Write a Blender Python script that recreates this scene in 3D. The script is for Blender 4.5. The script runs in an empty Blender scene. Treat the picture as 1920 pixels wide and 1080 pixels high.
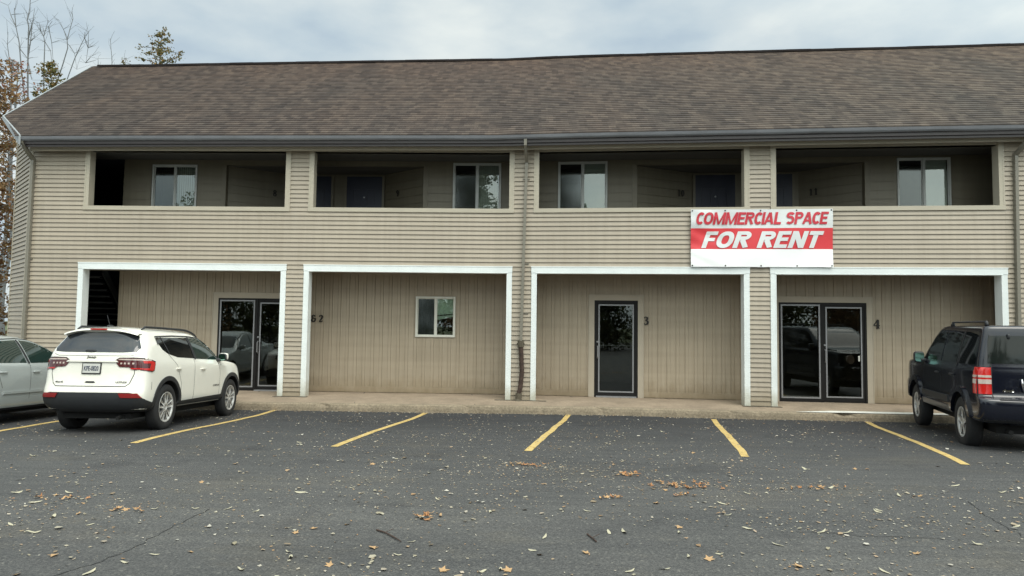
import bpy, bmesh, math, random
from mathutils import Vector, Matrix
from mathutils.bvhtree import BVHTree
R = math.radians
random.seed(11)
scene = bpy.context.scene
COL = scene.collection
# ---------------------------------------------------------------- camera
F, YAW, PIT, ROL = 1264.0, .0269, .0562, .0127
CX, CD, CH, SH = .809, 15.0515, 1.6239, .0859

def ray(px, py):
    a, b = (px-960)/F, (py-540)/F
    cr, sr, cp, sp, cy, sy = math.cos(ROL), math.sin(ROL), math.cos(PIT), math.sin(PIT), math.cos(YAW), math.sin(YAW)
    u, v = a*cr+b*sr, -a*sr+b*cr
    yr, z = cp+sp*v, sp-cp*v
    return Vector((u*cy-yr*sy, u*sy+yr*cy, z))
def at(px, py, Y):
    d = ray(px, py); t = (Y+CD)/d.y
    return Vector((CX, -CD, CH))+d*t
def lerp(x, xs, ys):
    if x <= xs[0]: return ys[0]
    for i in range(len(xs)-1):
        if x <= xs[i+1]:
            f = (x-xs[i])/(xs[i+1]-xs[i]); return ys[i]+(ys[i+1]-ys[i])*f
    return ys[-1]
def gh(y): return lerp(y, [-12, -8, -5.5, -4.5, -2, -1.7], [0, -.02, -.05, -.08, -.185, -.19])
def on_ground(px, py):
    d = ray(px, py); z = -.1; p = None
    for i in range(25):
        p = Vector((CX, -CD, CH))+d*((z-CH)/d.z); z = .5*z+.5*gh(p.y)
    return p

cam = bpy.data.objects.new('camera', bpy.data.cameras.new('camera')); COL.objects.link(cam)
fw = Vector((-math.sin(YAW)*math.cos(PIT), math.cos(YAW)*math.cos(PIT), math.sin(PIT)))
rt = fw.cross(Vector((0, 0, 1))).normalized(); up = rt.cross(fw)
rc = rt*math.cos(ROL)+up*math.sin(ROL); uc = up*math.cos(ROL)-rt*math.sin(ROL)
M = Matrix((rc, uc, -fw)).transposed().to_4x4(); M.translation = (CX, -CD, CH)
cam.matrix_world = M
cam.data.sensor_width = 36; cam.data.lens = 36*F/1920; cam.data.clip_end = 1500; cam.data.clip_start = .05
scene.camera = cam
scene.render.engine = 'CYCLES'
scene.view_settings.view_transform = 'Standard'; scene.view_settings.look = 'None'
scene.view_settings.exposure = .35; scene.view_settings.gamma = 1
# ---------------------------------------------------------------- materials
def nodes_of(name):
    m = bpy.data.materials.new(name); m.use_nodes = True
    nt = m.node_tree; return m, nt, nt.nodes['Principled BSDF']
def N(nt, t, **kw):
    n = nt.nodes.new(t)
    for k, v in kw.items():
        if k in n.inputs: n.inputs[k].default_value = v
        else: setattr(n, k, v)
    return n
def c4(c): return (c[0], c[1], c[2], 1)
def mulc(c, k): return (min(1, c[0]*k), min(1, c[1]*k), min(1, c[2]*k))
def coord(nt, scale=(1, 1, 1), kind='Object'):
    t = N(nt, 'ShaderNodeTexCoord'); mp = N(nt, 'ShaderNodeMapping'); mp.inputs['Scale'].default_value = scale
    nt.links.new(t.outputs[kind], mp.inputs['Vector']); return mp.outputs['Vector']
def noise(nt, vec, scale, detail=4, rough=.55):
    n = N(nt, 'ShaderNodeTexNoise', Scale=scale, Detail=detail, Roughness=rough); nt.links.new(vec, n.inputs['Vector']); return n.outputs['Fac']
def ramp(nt, fac, stops):
    r = N(nt, 'ShaderNodeValToRGB'); nt.links.new(fac, r.inputs['Fac'])
    e = r.color_ramp.elements
    while len(e) < len(stops): e.new(.5)
    for q, (p, c) in zip(e, stops): q.position = p; q.color = c4(c) if len(c) == 3 else c
    return r.outputs['Color']
def mix(nt, fac, a, b, mode='MIX'):
    m = N(nt, 'ShaderNodeMix', data_type='RGBA', blend_type=mode)
    for s, v in ((m.inputs[0], fac), (m.inputs[6], a), (m.inputs[7], b)):
        if hasattr(v, 'default_value'): nt.links.new(v, s)
        elif isinstance(v, (int, float)): s.default_value = v
        else: s.default_value = c4(v)
    return m.outputs[2]
def bump(nt, h, strength, dist, bs):
    b = N(nt, 'ShaderNodeBump', Strength=strength, Distance=dist); nt.links.new(h, b.inputs['Height']); nt.links.new(b.outputs['Normal'], bs.inputs['Normal'])
def pbr(name, col, rough=.5, dirt=None, metal=0, var=.08, vs=6, vscale=(1, 1, 1), bs=None, spec=.5, coat=0, fine=.0):
    m, nt, p = nodes_of(name)
    v = coord(nt, vscale)
    f = noise(nt, v, vs, 5)
    c = ramp(nt, f, [(.28, mulc(col, 1-var)), (.72, mulc(col, 1+var))])
    if fine:
        f2 = noise(nt, coord(nt), vs*14, 3)
        c = mix(nt, 1, c, ramp(nt, f2, [(.3, (1-fine,)*3), (.7, (1+fine,)*3)]), 'MULTIPLY')
    if dirt: c = grime(nt, c, *dirt)
    nt.links.new(c, p.inputs['Base Color'])
    p.inputs['Roughness'].default_value = rough; p.inputs['Metallic'].default_value = metal
    p.inputs['Specular IOR Level'].default_value = spec; p.inputs['Coat Weight'].default_value = coat
    if coat: p.inputs['Coat Roughness'].default_value = .03
    if bs: bump(nt, noise(nt, coord(nt), bs[0], 4), bs[1], bs[2], p)
    return m
def glass_mat(name, tint, refl, rough=.0, trans=1.0):
    m = bpy.data.materials.new(name); m.use_nodes = True; nt = m.node_tree; nt.nodes.clear()
    o = N(nt, 'ShaderNodeOutputMaterial'); t = N(nt, 'ShaderNodeBsdfTransparent'); t.inputs[0].default_value = c4(tint)
    g = N(nt, 'ShaderNodeBsdfGlossy'); g.inputs['Roughness'].default_value = rough; g.inputs[0].default_value = (.93, 1, .98, 1)
    fr = N(nt, 'ShaderNodeFresnel', IOR=1.5); mm = N(nt, 'ShaderNodeMath', operation='MULTIPLY_ADD'); mm.inputs[1].default_value = 1.6; mm.inputs[2].default_value = refl
    mm.use_clamp = True
    nt.links.new(fr.outputs[0], mm.inputs[0]); x = N(nt, 'ShaderNodeMixShader'); nt.links.new(mm.outputs[0], x.inputs[0])
    nt.links.new(t.outputs[0], x.inputs[1]); nt.links.new(g.outputs[0], x.inputs[2]); nt.links.new(x.outputs[0], o.inputs[0])
    # faint waviness of old glazing
    b = N(nt, 'ShaderNodeBump', Strength=.035, Distance=.02); nz = N(nt, 'ShaderNodeTexNoise', Scale=2.2, Detail=1)
    tc = N(nt, 'ShaderNodeTexCoord'); nt.links.new(tc.outputs['Object'], nz.inputs['Vector']); nt.links.new(nz.outputs['Fac'], b.inputs['Height']); nt.links.new(b.outputs[0], g.inputs['Normal'])
    return m
SID = (.372, .32, .25)
MT = {}
def grime(nt, c, z0, z1, col):
    # splashed dirt near the ground, broken up by noise
    sx = N(nt, 'ShaderNodeSeparateXYZ'); nt.links.new(coord(nt), sx.inputs[0])
    ma = N(nt, 'ShaderNodeMath', operation='MULTIPLY_ADD'); nt.links.new(noise(nt, coord(nt, (1, 1, .6)), 7, 5, .65), ma.inputs[0]); ma.inputs[1].default_value = -.55; nt.links.new(sx.outputs[2], ma.inputs[2])
    mr = N(nt, 'ShaderNodeMapRange'); mr.inputs[1].default_value = z0-.27; mr.inputs[2].default_value = z1-.27; nt.links.new(ma.outputs[0], mr.inputs[0])
    return mix(nt, 1, c, ramp(nt, mr.outputs[0], [(0, col), (1, (1, 1, 1))]), 'MULTIPLY')
def siding_mat(name, col):
    m, nt, p = nodes_of(name)
    v = coord(nt, (.5, .5, 1.2)); big = noise(nt, v, .9, 5)
    c = ramp(nt, big, [(.3, mulc(col, .93)), (.7, mulc(col, 1.06))])
    st = noise(nt, coord(nt, (6, 6, .35)), 1.6, 5)
    c = mix(nt, 1, c, ramp(nt, st, [(.35, (.93, .925, .91)), (.62, (1.02, 1.02, 1.02))]), 'MULTIPLY')
    co = noise(nt, coord(nt, (.6, .6, 9.8)), 1, 0)
    c = mix(nt, 1, c, ramp(nt, co, [(.35, (.97, .97, .97)), (.65, (1.03, 1.03, 1.03))]), 'MULTIPLY')
    c = grime(nt, c, .02, .42, (.70, .66, .58))
    nt.links.new(c, p.inputs['Base Color']); p.inputs['Roughness'].default_value = .48
    bump(nt, noise(nt, coord(nt, (1, 1, 8)), 26, 3), .15, .004, p)
    return m
MT['siding'] = siding_mat('vinyl_siding', SID)
MT['board'] = siding_mat('vertical_board_siding', (.372, .308, .228))
MT['inner'] = siding_mat('shaded_balcony_siding', (.14, .122, .085))  # same siding as the front, with the balcony's shade put into the colour
MT['beige'] = pbr('beige_trim', (.45, .405, .32), .5, var=.05, vs=3)
MT['tan'] = pbr('tan_door_trim', (.40, .345, .27), .55, var=.04, vs=3)
MT['white'] = pbr('white_aluminium_trim', (.76, .80, .79), .38, var=.05, vs=2.5, fine=.03, dirt=(.03, .4, (.66, .62, .53)))
MT['soffit'] = pbr('soffit', (.22, .19, .15), .7, var=.08)
MT['ceil'] = pbr('balcony_ceiling', (.10, .095, .085), .8, var=.08)  # beige ceiling darkened: shade under the roof is painted into the colour
MT['gutter'] = pbr('grey_brown_gutter', (.19, .195, .21), .3, var=.14, vs=2, fine=.06, vscale=(1, 1, 4))
MT['fascia'] = pbr('dark_brown_fascia', (.045, .036, .036), .4, var=.15)
MT['spout'] = pbr('grey_beige_downspout', (.20, .185, .15), .4, var=.08, vs=3)
MT['rust'] = pbr('rusty_drain_pipe', (.05, .03, .022), .8, var=.4, vs=14, bs=(60, .5, .004))
MT['iron'] = pbr('black_iron', (.02, .018, .016), .6, var=.3, vs=14)
MT['dframe'] = pbr('dark_bronze_frame', (.014, .013, .013), .5, var=.15, spec=.2)
MT['bead'] = pbr('silver_glazing_bead', (.30, .30, .31), .35, metal=.3, var=.05)
MT['alu'] = pbr('window_frame_grey', (.42, .43, .41), .4, var=.05)
MT['wframe'] = pbr('window_frame_white', (.66, .65, .58), .4, var=.04)
MT['navy'] = pbr('navy_door_paint', (.008, .011, .028), .45, var=.12)
MT['dark'] = pbr('stairwell_shade', (.012, .016, .024), .8, var=.2)  # deep shade of the enclosed stairwell, put into the wall colour
MT['room'] = pbr('room_wall', (.24, .20, .14), .8, var=.1)
MT['curtain'] = pbr('blind_and_reflection', (.50, .53, .47), .8, var=.06)
MT['mint'] = pbr('pale_mint_reflection', (.62, .74, .58), .7, var=.08)  # pale reflection on the small window's right pane, painted as a colour
MT['cloth'] = pbr('grey_cloth', (.16, .17, .17), .9, var=.3, vs=5)
MT['rake'] = pbr('rake_aluminium', (.30, .32, .33), .4, var=.1)
MT['glass'] = glass_mat('door_glass', (.50, .53, .47), .035)
MT['wglass'] = glass_mat('window_glass', (.72, .76, .74), .10)
MT['sglass'] = glass_mat('screened_glass', (.30, .34, .34), .035, .08)
MT['num'] = pbr('black_number', (.012, .009, .007), .5, var=.1)
MT['concrete'] = None
def shingle_mat():
    m, nt, p = nodes_of('asphalt_shingles')
    v = coord(nt, (1, 1, 1), 'UV')
    b = N(nt, 'ShaderNodeTexBrick', Scale=1, offset=.37, squash=1.0); nt.links.new(v, b.inputs['Vector'])
    b.inputs['Color1'].default_value = (0, 0, 0, 1); b.inputs['Color2'].default_value = (1, 1, 1, 1); b.inputs['Mortar'].default_value = (.2, .2, .2, 1)
    b.inputs['Brick Width'].default_value = .17; b.inputs['Row Height'].default_value = .142; b.inputs['Mortar Size'].default_value = .004; b.inputs['Bias'].default_value = 0
    c = ramp(nt, b.outputs['Color'], [(0, (.044, .036, .033)), (.35, (.064, .052, .046)), (.7, (.082, .067, .058)), (1, (.102, .084, .071))])
    n1 = noise(nt, coord(nt, (.62, .22, 1), 'UV'), 1, 5, .6)
    c = mix(nt, 1, c, ramp(nt, n1, [(.36, (.84, .86, .88)), (.5, (1, .98, .97)), (.66, (1.12, 1.06, 1.01))]), 'MULTIPLY')
    n2 = noise(nt, coord(nt, (7, 7, 1), 'UV'), 1, 3)
    c = mix(nt, 1, c, ramp(nt, n2, [(.3, (.88, .88, .88)), (.7, (1.15, 1.12, 1.10))]), 'MULTIPLY')
    n3 = noise(nt, coord(nt, (60, 60, 1), 'UV'), 1, 2)
    c = mix(nt, 1, c, ramp(nt, n3, [(.3, (.8, .8, .8)), (.7, (1.2, 1.2, 1.2))]), 'MULTIPLY')
    # greyer to the right, browner and darker to the left
    sx = N(nt, 'ShaderNodeSeparateXYZ'); nt.links.new(coord(nt, kind='UV'), sx.inputs[0])
    mr = N(nt, 'ShaderNodeMapRange'); mr.inputs[1].default_value = -12; mr.inputs[2].default_value = 12; nt.links.new(sx.outputs[0], mr.inputs[0])
    c = mix(nt, 1, c, ramp(nt, mr.outputs[0], [(0, (.84, .81, .80)), (.5, (1.02, .99, .98)), (1, (1.12, 1.16, 1.14))]), 'MULTIPLY')
    mr2 = N(nt, 'ShaderNodeMapRange'); mr2.inputs[1].default_value = 0; mr2.inputs[2].default_value = 6.3; nt.links.new(sx.outputs[1], mr2.inputs[0])
    c = mix(nt, 1, c, ramp(nt, mr2.outputs[0], [(0, (.92, .94, .95)), (.6, (1, .99, .98)), (1, (1.2, 1.08, 1.0))]), 'MULTIPLY')
    nt.links.new(c, p.inputs['Base Color']); p.inputs['Roughness'].default_value = .9
    p.inputs['Specular IOR Level'].default_value = .3
    bump(nt, n3, .4, .004, p)
    return m
MT['shingle'] = shingle_mat()
def asphalt_mat():
    m, nt, p = nodes_of('sealed_asphalt')
    v = coord(nt)
    big = noise(nt, coord(nt, (.35, .9, 1)), .8, 5, .6)
    c = ramp(nt, big, [(.3, (.041, .042, .044)), (.7, (.064, .064, .064))])
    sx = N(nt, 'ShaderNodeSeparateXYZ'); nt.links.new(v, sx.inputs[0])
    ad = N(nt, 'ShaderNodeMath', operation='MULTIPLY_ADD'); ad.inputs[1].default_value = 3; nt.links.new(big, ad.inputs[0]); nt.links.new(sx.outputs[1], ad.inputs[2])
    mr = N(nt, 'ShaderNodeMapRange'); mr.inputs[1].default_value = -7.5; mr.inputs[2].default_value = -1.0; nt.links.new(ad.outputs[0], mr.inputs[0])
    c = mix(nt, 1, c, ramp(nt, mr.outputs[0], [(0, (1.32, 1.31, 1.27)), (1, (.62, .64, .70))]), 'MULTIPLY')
    fine = noise(nt, v, 62, 4, .8)
    c = mix(nt, 1, c, ramp(nt, fine, [(.32, (.5, .5, .5)), (.5, (1, 1, 1)), (.66, (1.75, 1.7, 1.6))]), 'MULTIPLY')
    vo = N(nt, 'ShaderNodeTexVoronoi', Scale=55); nt.links.new(v, vo.inputs['Vector'])
    sp = ramp(nt, vo.outputs['Color'], [(.0, (1, 1, 1)), (.80, (1, 1, 1)), (.93, (1.9, 1.85, 1.7))])
    c = mix(nt, .8, c, mix(nt, 1, c, sp, 'MULTIPLY'))
    oil = noise(nt, coord(nt, (1, .8, 1)), 1.15, 4, .55)
    c = mix(nt, 1, c, ramp(nt, oil, [(.60, (1, 1, 1)), (.70, (.76, .76, .78))]), 'MULTIPLY')
    br = noise(nt, coord(nt, (.8, 1.5, 1)), .7, 6, .7)
    c = mix(nt, 1, c, ramp(nt, br, [(.52, (1, 1, 1)), (.68, (1.16, 1.10, 1.0))]), 'MULTIPLY')
    # streaky sealer
    st = noise(nt, coord(nt, (.5, 7, 1)), 1.1, 5, .65)
    c = mix(nt, 1, c, ramp(nt, st, [(.34, (.86, .86, .87)), (.66, (1.1, 1.1, 1.09))]), 'MULTIPLY')
    nt.links.new(c, p.inputs['Base Color']); p.inputs['Roughness'].default_value = .78; p.inputs['Specular IOR Level'].default_value = .38
    h = mix(nt, .5, fine, vo.outputs['Distance'])
    bump(nt, h, .55, .006, p)
    return m
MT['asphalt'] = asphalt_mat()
def concrete_mat(name, col, dirt):
    m, nt, p = nodes_of(name)
    v = coord(nt)
    c = ramp(nt, noise(nt, v, 1.7, 7, .65), [(.3, mulc(col, .72)), (.55, col), (.75, mulc(col, 1.18))])
    c = mix(nt, 1, c, ramp(nt, noise(nt, v, 24, 5, .7), [(.3, (1-dirt,)*3), (.7, (1+dirt*.6,)*3)]), 'MULTIPLY')
    nt.links.new(c, p.inputs['Base Color']); p.inputs['Roughness'].default_value = .9
    bump(nt, noise(nt, v, 40, 5, .7), .5, .008, p); return m
MT['walk'] = concrete_mat('walk_concrete', (.30, .235, .17), .2)
MT['curb'] = concrete_mat('curb_concrete', (.27, .22, .155), .42)
MT['pale'] = concrete_mat('pale_concrete', (.74, .73, .67), .2)
MT['stonegrey'] = concrete_mat('plinth_stone', (.10, .085, .06), .4)
def paint_line():
    m, nt, p = nodes_of('worn_yellow_paint')
    c = ramp(nt, noise(nt, coord(nt), 9, 6, .7), [(.30, (.20, .16, .10)), (.40, (.46, .32, .11)), (.7, (.60, .45, .18))])
    c = mix(nt, 1, c, ramp(nt, noise(nt, coord(nt), 70, 3, .7), [(.34, (.40, .40, .38)), (.46, (1, 1, 1)), (.7, (1.1, 1.1, 1.1))]), 'MULTIPLY')
    nt.links.new(c, p.inputs['Base Color']); p.inputs['Roughness'].default_value = .8; return m
MT['line'] = paint_line()
MT['crack'] = pbr('crack_filler', (.022, .022, .023), .9, var=.3)
def isl(name, cols, rough=.8, trans=0):
    m, nt, p = nodes_of(name)
    g = N(nt, 'ShaderNodeNewGeometry')
    st = [(i/(len(cols)-1), c) for i, c in enumerate(cols)]
    c = ramp(nt, g.outputs['Random Per Island'], st)
    nt.links.new(c, p.inputs['Base Color']); p.inputs['Roughness'].default_value = rough
    p.inputs['Specular IOR Level'].default_value = .25
    if trans:
        t = N(nt, 'ShaderNodeBsdfTranslucent'); nt.links.new(c, t.inputs[0]); x = N(nt, 'ShaderNodeMixShader'); x.inputs[0].default_value = trans
        nt.links.new(p.outputs[0], x.inputs[1]); nt.links.new(t.outputs[0], x.inputs[2]); nt.links.new(x.outputs[0], nt.nodes['Material Output'].inputs[0])
    return m
MT['litter'] = isl('pale_litter', [(.26, .23, .16), (.40, .37, .29), (.18, .13, .08), (.48, .46, .40), (.30, .18, .09), (.34, .31, .24), (.24, .15, .08)])
MT['leafo'] = isl('orange_dry_leaf', [(.40, .20, .09), (.30, .14, .06), (.48, .30, .15), (.36, .24, .13)])
MT['leafp'] = isl('pale_dry_leaf', [(.44, .40, .26), (.52, .49, .38), (.38, .33, .18), (.46, .44, .36)])
MT['fol_brown'] = isl('rusty_foliage', [(.20, .11, .05), (.30, .18, .08), (.14, .09, .05), (.25, .13, .07), (.22, .17, .08)], trans=.3)
MT['fol_green'] = isl('turning_foliage', [(.10, .12, .04), (.15, .14, .05), (.30, .17, .05), (.09, .10, .05), (.20, .17, .06)], trans=.3)
MT['fol_red'] = isl('red_foliage', [(.26, .09, .07), (.34, .14, .08), (.20, .08, .06)], trans=.3)
MT['fol_orange'] = isl('orange_foliage', [(.42, .20, .07), (.36, .16, .06)], trans=.3)
MT['fol_dark'] = isl('dark_foliage', [(.04, .06, .02), (.06, .08, .03), (.10, .09, .03), (.05, .05, .02)], trans=.2)
MT['bark'] = pbr('grey_bark', (.15, .155, .16), .9, var=.25, vs=5, bs=(20, .5, .02))
MT['grass'] = pbr('rough_grass', (.07, .085, .03), .95, var=.35, vs=2, fine=.3)
# ---------------------------------------------------------------- helpers
def tag(o, label=None, cat=None, group=None, kind=None):
    for k, v in (('label', label), ('category', cat), ('group', group), ('kind', kind)):
        if v: o[k] = v
    return o
def empty(name, loc=(0, 0, 0), rz=0):
    o = bpy.data.objects.new(name, None); COL.objects.link(o); o.location = loc; o.rotation_euler = (0, 0, rz); o.empty_display_size = .2; return o
def obj(name, bm, m, parent=None, smooth=False, auto=None):
    me = bpy.data.meshes.new(name)
    if auto is not None:
        for f in bm.faces: f.smooth = True
        for e in bm.edges:
            if len(e.link_faces) == 2 and e.calc_face_angle(0) > auto: e.smooth = False
    bm.to_mesh(me); bm.free()
    for x in (m if isinstance(m, (list, tuple)) else [m]): me.materials.append(x)
    if smooth: me.polygons.foreach_set('use_smooth', [True]*len(me.polygons))
    o = bpy.data.objects.new(name, me); COL.objects.link(o)
    if parent: o.parent = parent
    return o
def B(): return bmesh.new()
def bx(bm, x0, x1, y0, y1, z0, z1, mi=0, T=None):
    vs = [bm.verts.new((x, y, z)) for x in (x0, x1) for y in (y0, y1) for z in (z0, z1)]
    if T is not None:
        for v in vs: v.co = T @ v.co
    for q in ((0, 1, 3, 2), (4, 6, 7, 5), (0, 4, 5, 1), (2, 3, 7, 6), (0, 2, 6, 4), (1, 5, 7, 3)):
        f = bm.faces.new([vs[i] for i in q]); f.material_index = mi
    return vs
def quad(bm, pts, mi=0):
    f = bm.faces.new([bm.verts.new(p) for p in pts]); f.material_index = mi; return f
def prism(bm, poly, y0, y1, mi=0):   # poly in (x,z), extruded in y
    a = [bm.verts.new((p[0], y0, p[1])) for p in poly]; b = [bm.verts.new((p[0], y1, p[1])) for p in poly]
    n = len(poly)
    bm.faces.new(a).material_index = mi; bm.faces.new(b[::-1]).material_index = mi
    for i in range(n): bm.faces.new((a[i], b[i], b[(i+1) % n], a[(i+1) % n])).material_index = mi
def tube(bm, pts, rads, seg=8, cap=True, mi=0, sq=None):
    pts = [Vector(p) for p in pts]
    if not isinstance(rads, (list, tuple)): rads = [rads]*len(pts)
    rings = []; ref = None
    for i, p in enumerate(pts):
        t = (pts[min(i+1, len(pts)-1)]-pts[max(i-1, 0)]).normalized()
        if ref is None or abs(ref.dot(t)) > .99:
            ref = Vector((0, 0, 1)) if abs(t.z) < .9 else Vector((1, 0, 0))
        s = t.cross(ref).normalized(); u = s.cross(t); ref = u
        ring = []
        for k in range(seg):
            a = 2*math.pi*(k+.5)/seg
            ca, sa = math.cos(a)*rads[i], math.sin(a)*rads[i]
            if sq: ca *= sq[0]; sa *= sq[1]
            ring.append(bm.verts.new(p+s*ca+u*sa))
        rings.append(ring)
    for a, b in zip(rings, rings[1:]):
        for k in range(seg): bm.faces.new((a[k], a[(k+1) % seg], b[(k+1) % seg], b[k])).material_index = mi
    if cap:
        bm.faces.new(rings[0][::-1]).material_index = mi; bm.faces.new(rings[-1]).material_index = mi
# ---- building space: y is depth behind the facade; the right half swings towards the street
def dzx(x): return lerp(x, [-10.7, -8.2, -.8, 2, 8, 11], [-.07, -.045, 0, .018, .02, .01])
def bmap(p, sag=False): return Vector((p.x, p.y-SH*max(p.x, 0), p.z+(dzx(p.x) if sag else 0)))
def bfin(bm, sag=False):
    xs = [v.co.x for v in bm.verts]
    if xs and min(xs) < -.001 and max(xs) > .001:
        bmesh.ops.bisect_plane(bm, geom=bm.verts[:]+bm.edges[:]+bm.faces[:], plane_co=(0, 0, 0), plane_no=(1, 0, 0), dist=1e-5)
    for v in bm.verts: v.co = bmap(v.co, sag)
def bpart(name, bm, m, parent, sag=False, **k):
    bfin(bm, sag); return obj(name, bm, m, parent, **k)
def cells(x0, x1, z0, z1, holes):
    xs = sorted({x0, x1}|{min(max(h[i], x0), x1) for h in holes for i in (0, 1)})
    out = []
    for a, b in zip(xs, xs[1:]):
        m = (a+b)/2; segs = [(z0, z1)]
        for h in holes:
            if h[0] < m < h[1]:
                n = []
                for s, t in segs:
                    if h[3] <= s or h[2] >= t: n.append((s, t)); continue
                    if h[2] > s: n.append((s, h[2]))
                    if h[3] < t: n.append((h[3], t))
                segs = n
        out += [(a, b, s, t) for s, t in segs]
    return out
def siding(bm, rects, o=Vector((0, 0, 0)), u=Vector((1, 0, 0)), n=Vector((0, -1, 0)), e=.1015, p=.023, z00=0):
    Z = Vector((0, 0, 1))
    for x0, x1, z0, z1 in rects:
        if x1-x0 < .004: continue
        k = math.floor((z0-z00)/e)
        while z00+k*e < z1-1e-4:
            zb, zt = z00+k*e, z00+(k+1)*e; a, b = max(zb, z0), min(zt, z1)
            pa, pb = p*(1-(a-zb)/e), p*(1-(b-zb)/e)
            A, Bq = o+u*x0, o+u*x1
            quad(bm, (A+n*pa+Z*a, Bq+n*pa+Z*a, Bq+n*pb+Z*b, A+n*pb+Z*b))
            if a == zb or k == math.floor((z0-z00)/e): quad(bm, (A+n*-.003+Z*(a+.005), Bq+n*-.003+Z*(a+.005), Bq+n*pa+Z*a, A+n*pa+Z*a))
            k += 1
def vboards(bm, rects, y, per=.205, off=0):
    for x0, x1, z0, z1 in rects:
        pts = []; dd = .012
        k = math.floor((x0-off)/per)-1
        while off+k*per < x1+per:
            a = off+k*per
            pts += [(a-.008, 0), (a-.006, -dd), (a-.001, -dd), (a+.001, .010), (a+.066, .010), (a+.068, -dd), (a+.073, -dd), (a+.075, 0)]
            k += 1
        def h(x):
            for (a, ya), (b, yb) in zip(pts, pts[1:]):
                if a <= x <= b: return ya+(yb-ya)*(x-a)/(b-a)
            return 0
        q = [(x0, h(x0))]+[t for t in pts if x0 < t[0] < x1]+[(x1, h(x1))]
        for (a, ya), (b, yb) in zip(q, q[1:]):
            if b-a > 1e-5: quad(bm, ((a, y-ya, z0), (b, y-yb, z0), (b, y-yb, z1), (a, y-ya, z1)))
def text_mesh(s, bold=0.0, shear=0.0, space=1.0):
    cu = bpy.data.curves.new('t', 'FONT'); cu.body = s; cu.size = 1; cu.offset = bold; cu.shear = shear; cu.resolution_u = 4; cu.space_character = space
    to = bpy.data.objects.new('t', cu); COL.objects.link(to)
    dg = bpy.context.evaluated_depsgraph_get(); dg.update()
    me = bpy.data.meshes.new_from_object(to.evaluated_get(dg))
    bm = B(); bm.from_mesh(me); bpy.data.objects.remove(to); bpy.data.curves.remove(cu); bpy.data.meshes.remove(me)
    xs = [v.co.x for v in bm.verts]; ys = [v.co.y for v in bm.verts]
    x0, x1, y0, y1 = min(xs), max(xs), min(ys), max(ys)
    for v in bm.verts: v.co = Vector(((v.co.x-x0)/(x1-x0), (v.co.y-y0)/(y1-y0), 0))
    return bm          # normalised to the unit square
def thicken(bm, d):     # d: vector
    r = bmesh.ops.extrude_face_region(bm, geom=bm.faces[:]); bmesh.ops.translate(bm, verts=[g for g in r['geom'] if isinstance(g, bmesh.types.BMVert)], vec=d)
STROKES = {
 '1': [[(.2, .8, .05), (.42, .98, .08), (.45, .9, .1), (.45, .06, .1)], [(.22, .03, .04), (.68, .03, .04)]],
 '2': [[(.16, .72, .07), (.2, .86, .06), (.42, .96, .06), (.66, .86, .1), (.7, .68, .12), (.55, .45, .1), (.3, .22, .06), (.14, .08, .06)], [(.12, .07, .08), (.4, .07, .07), (.66, .07, .07), (.74, .22, .04)]],
 '3': [[(.15, .78, .07), (.22, .9, .06), (.45, .96, .05), (.66, .87, .1), (.68, .72, .11), (.55, .58, .07), (.38, .54, .04)], [(.38, .53, .04), (.6, .5, .07), (.76, .34, .12), (.7, .14, .11), (.45, .03, .05), (.2, .08, .06), (.13, .24, .08)]],
 '4': [[(.62, .97, .05), (.36, .66, .04), (.06, .34, .05)], [(.04, .32, .05), (.85, .32, .05)], [(.62, .97, .1), (.62, .05, .1)], [(.42, .03, .04), (.82, .03, .04)]],
 '0': [[(.45, .97, .05), (.2, .8, .1), (.13, .5, .12), (.2, .2, .1), (.45, .03, .05), (.68, .2, .1), (.75, .5, .12), (.68, .8, .1), (.45, .97, .05)]],
 '8': [[(.45, .97, .06), (.2, .85, .08), (.22, .64, .08), (.45, .53, .08), (.72, .35, .1), (.68, .12, .08), (.45, .03, .06), (.2, .12, .08), (.16, .35, .1), (.45, .53, .08), (.68, .66, .08), (.68, .86, .08), (.45, .97, .06)]],
 '9': [[(.66, .62, .05), (.45, .48, .06), (.2, .6, .1), (.2, .85, .09), (.45, .97, .06), (.68, .85, .1), (.7, .5, .12), (.6, .2, .1), (.35, .04, .06)]],
 '&': [[(.68, .76, .05), (.6, .9, .07), (.38, .97, .06), (.2, .82, .11), (.24, .62, .1), (.42, .52, .05)], [(.42, .52, .05), (.18, .42, .1), (.12, .2, .12), (.32, .04, .08), (.6, .08, .08), (.74, .28, .09), (.68, .46, .07), (.5, .5, .05), (.86, .5, .04)]]}
def stroke_glyph(bm, ch, x, z, w, h, y, th=.012):
    for st in STROKES[ch]:
        P = [(x+a*w, z+b*h, r*h*1.08) for a, b, r in st]
        L, Rr = [], []
        for i, (a, b, r) in enumerate(P):
            i0, i1 = max(i-1, 0), min(i+1, len(P)-1)
            dx, dz = P[i1][0]-P[i0][0], P[i1][1]-P[i0][1]; l = math.hypot(dx, dz)
            L.append((a-dz/l*r, b+dx/l*r)); Rr.append((a+dz/l*r, b-dx/l*r))
        for i in range(len(P)-1):
            prism(bm, [L[i], L[i+1], Rr[i+1], Rr[i]], y-th, y)

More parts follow.
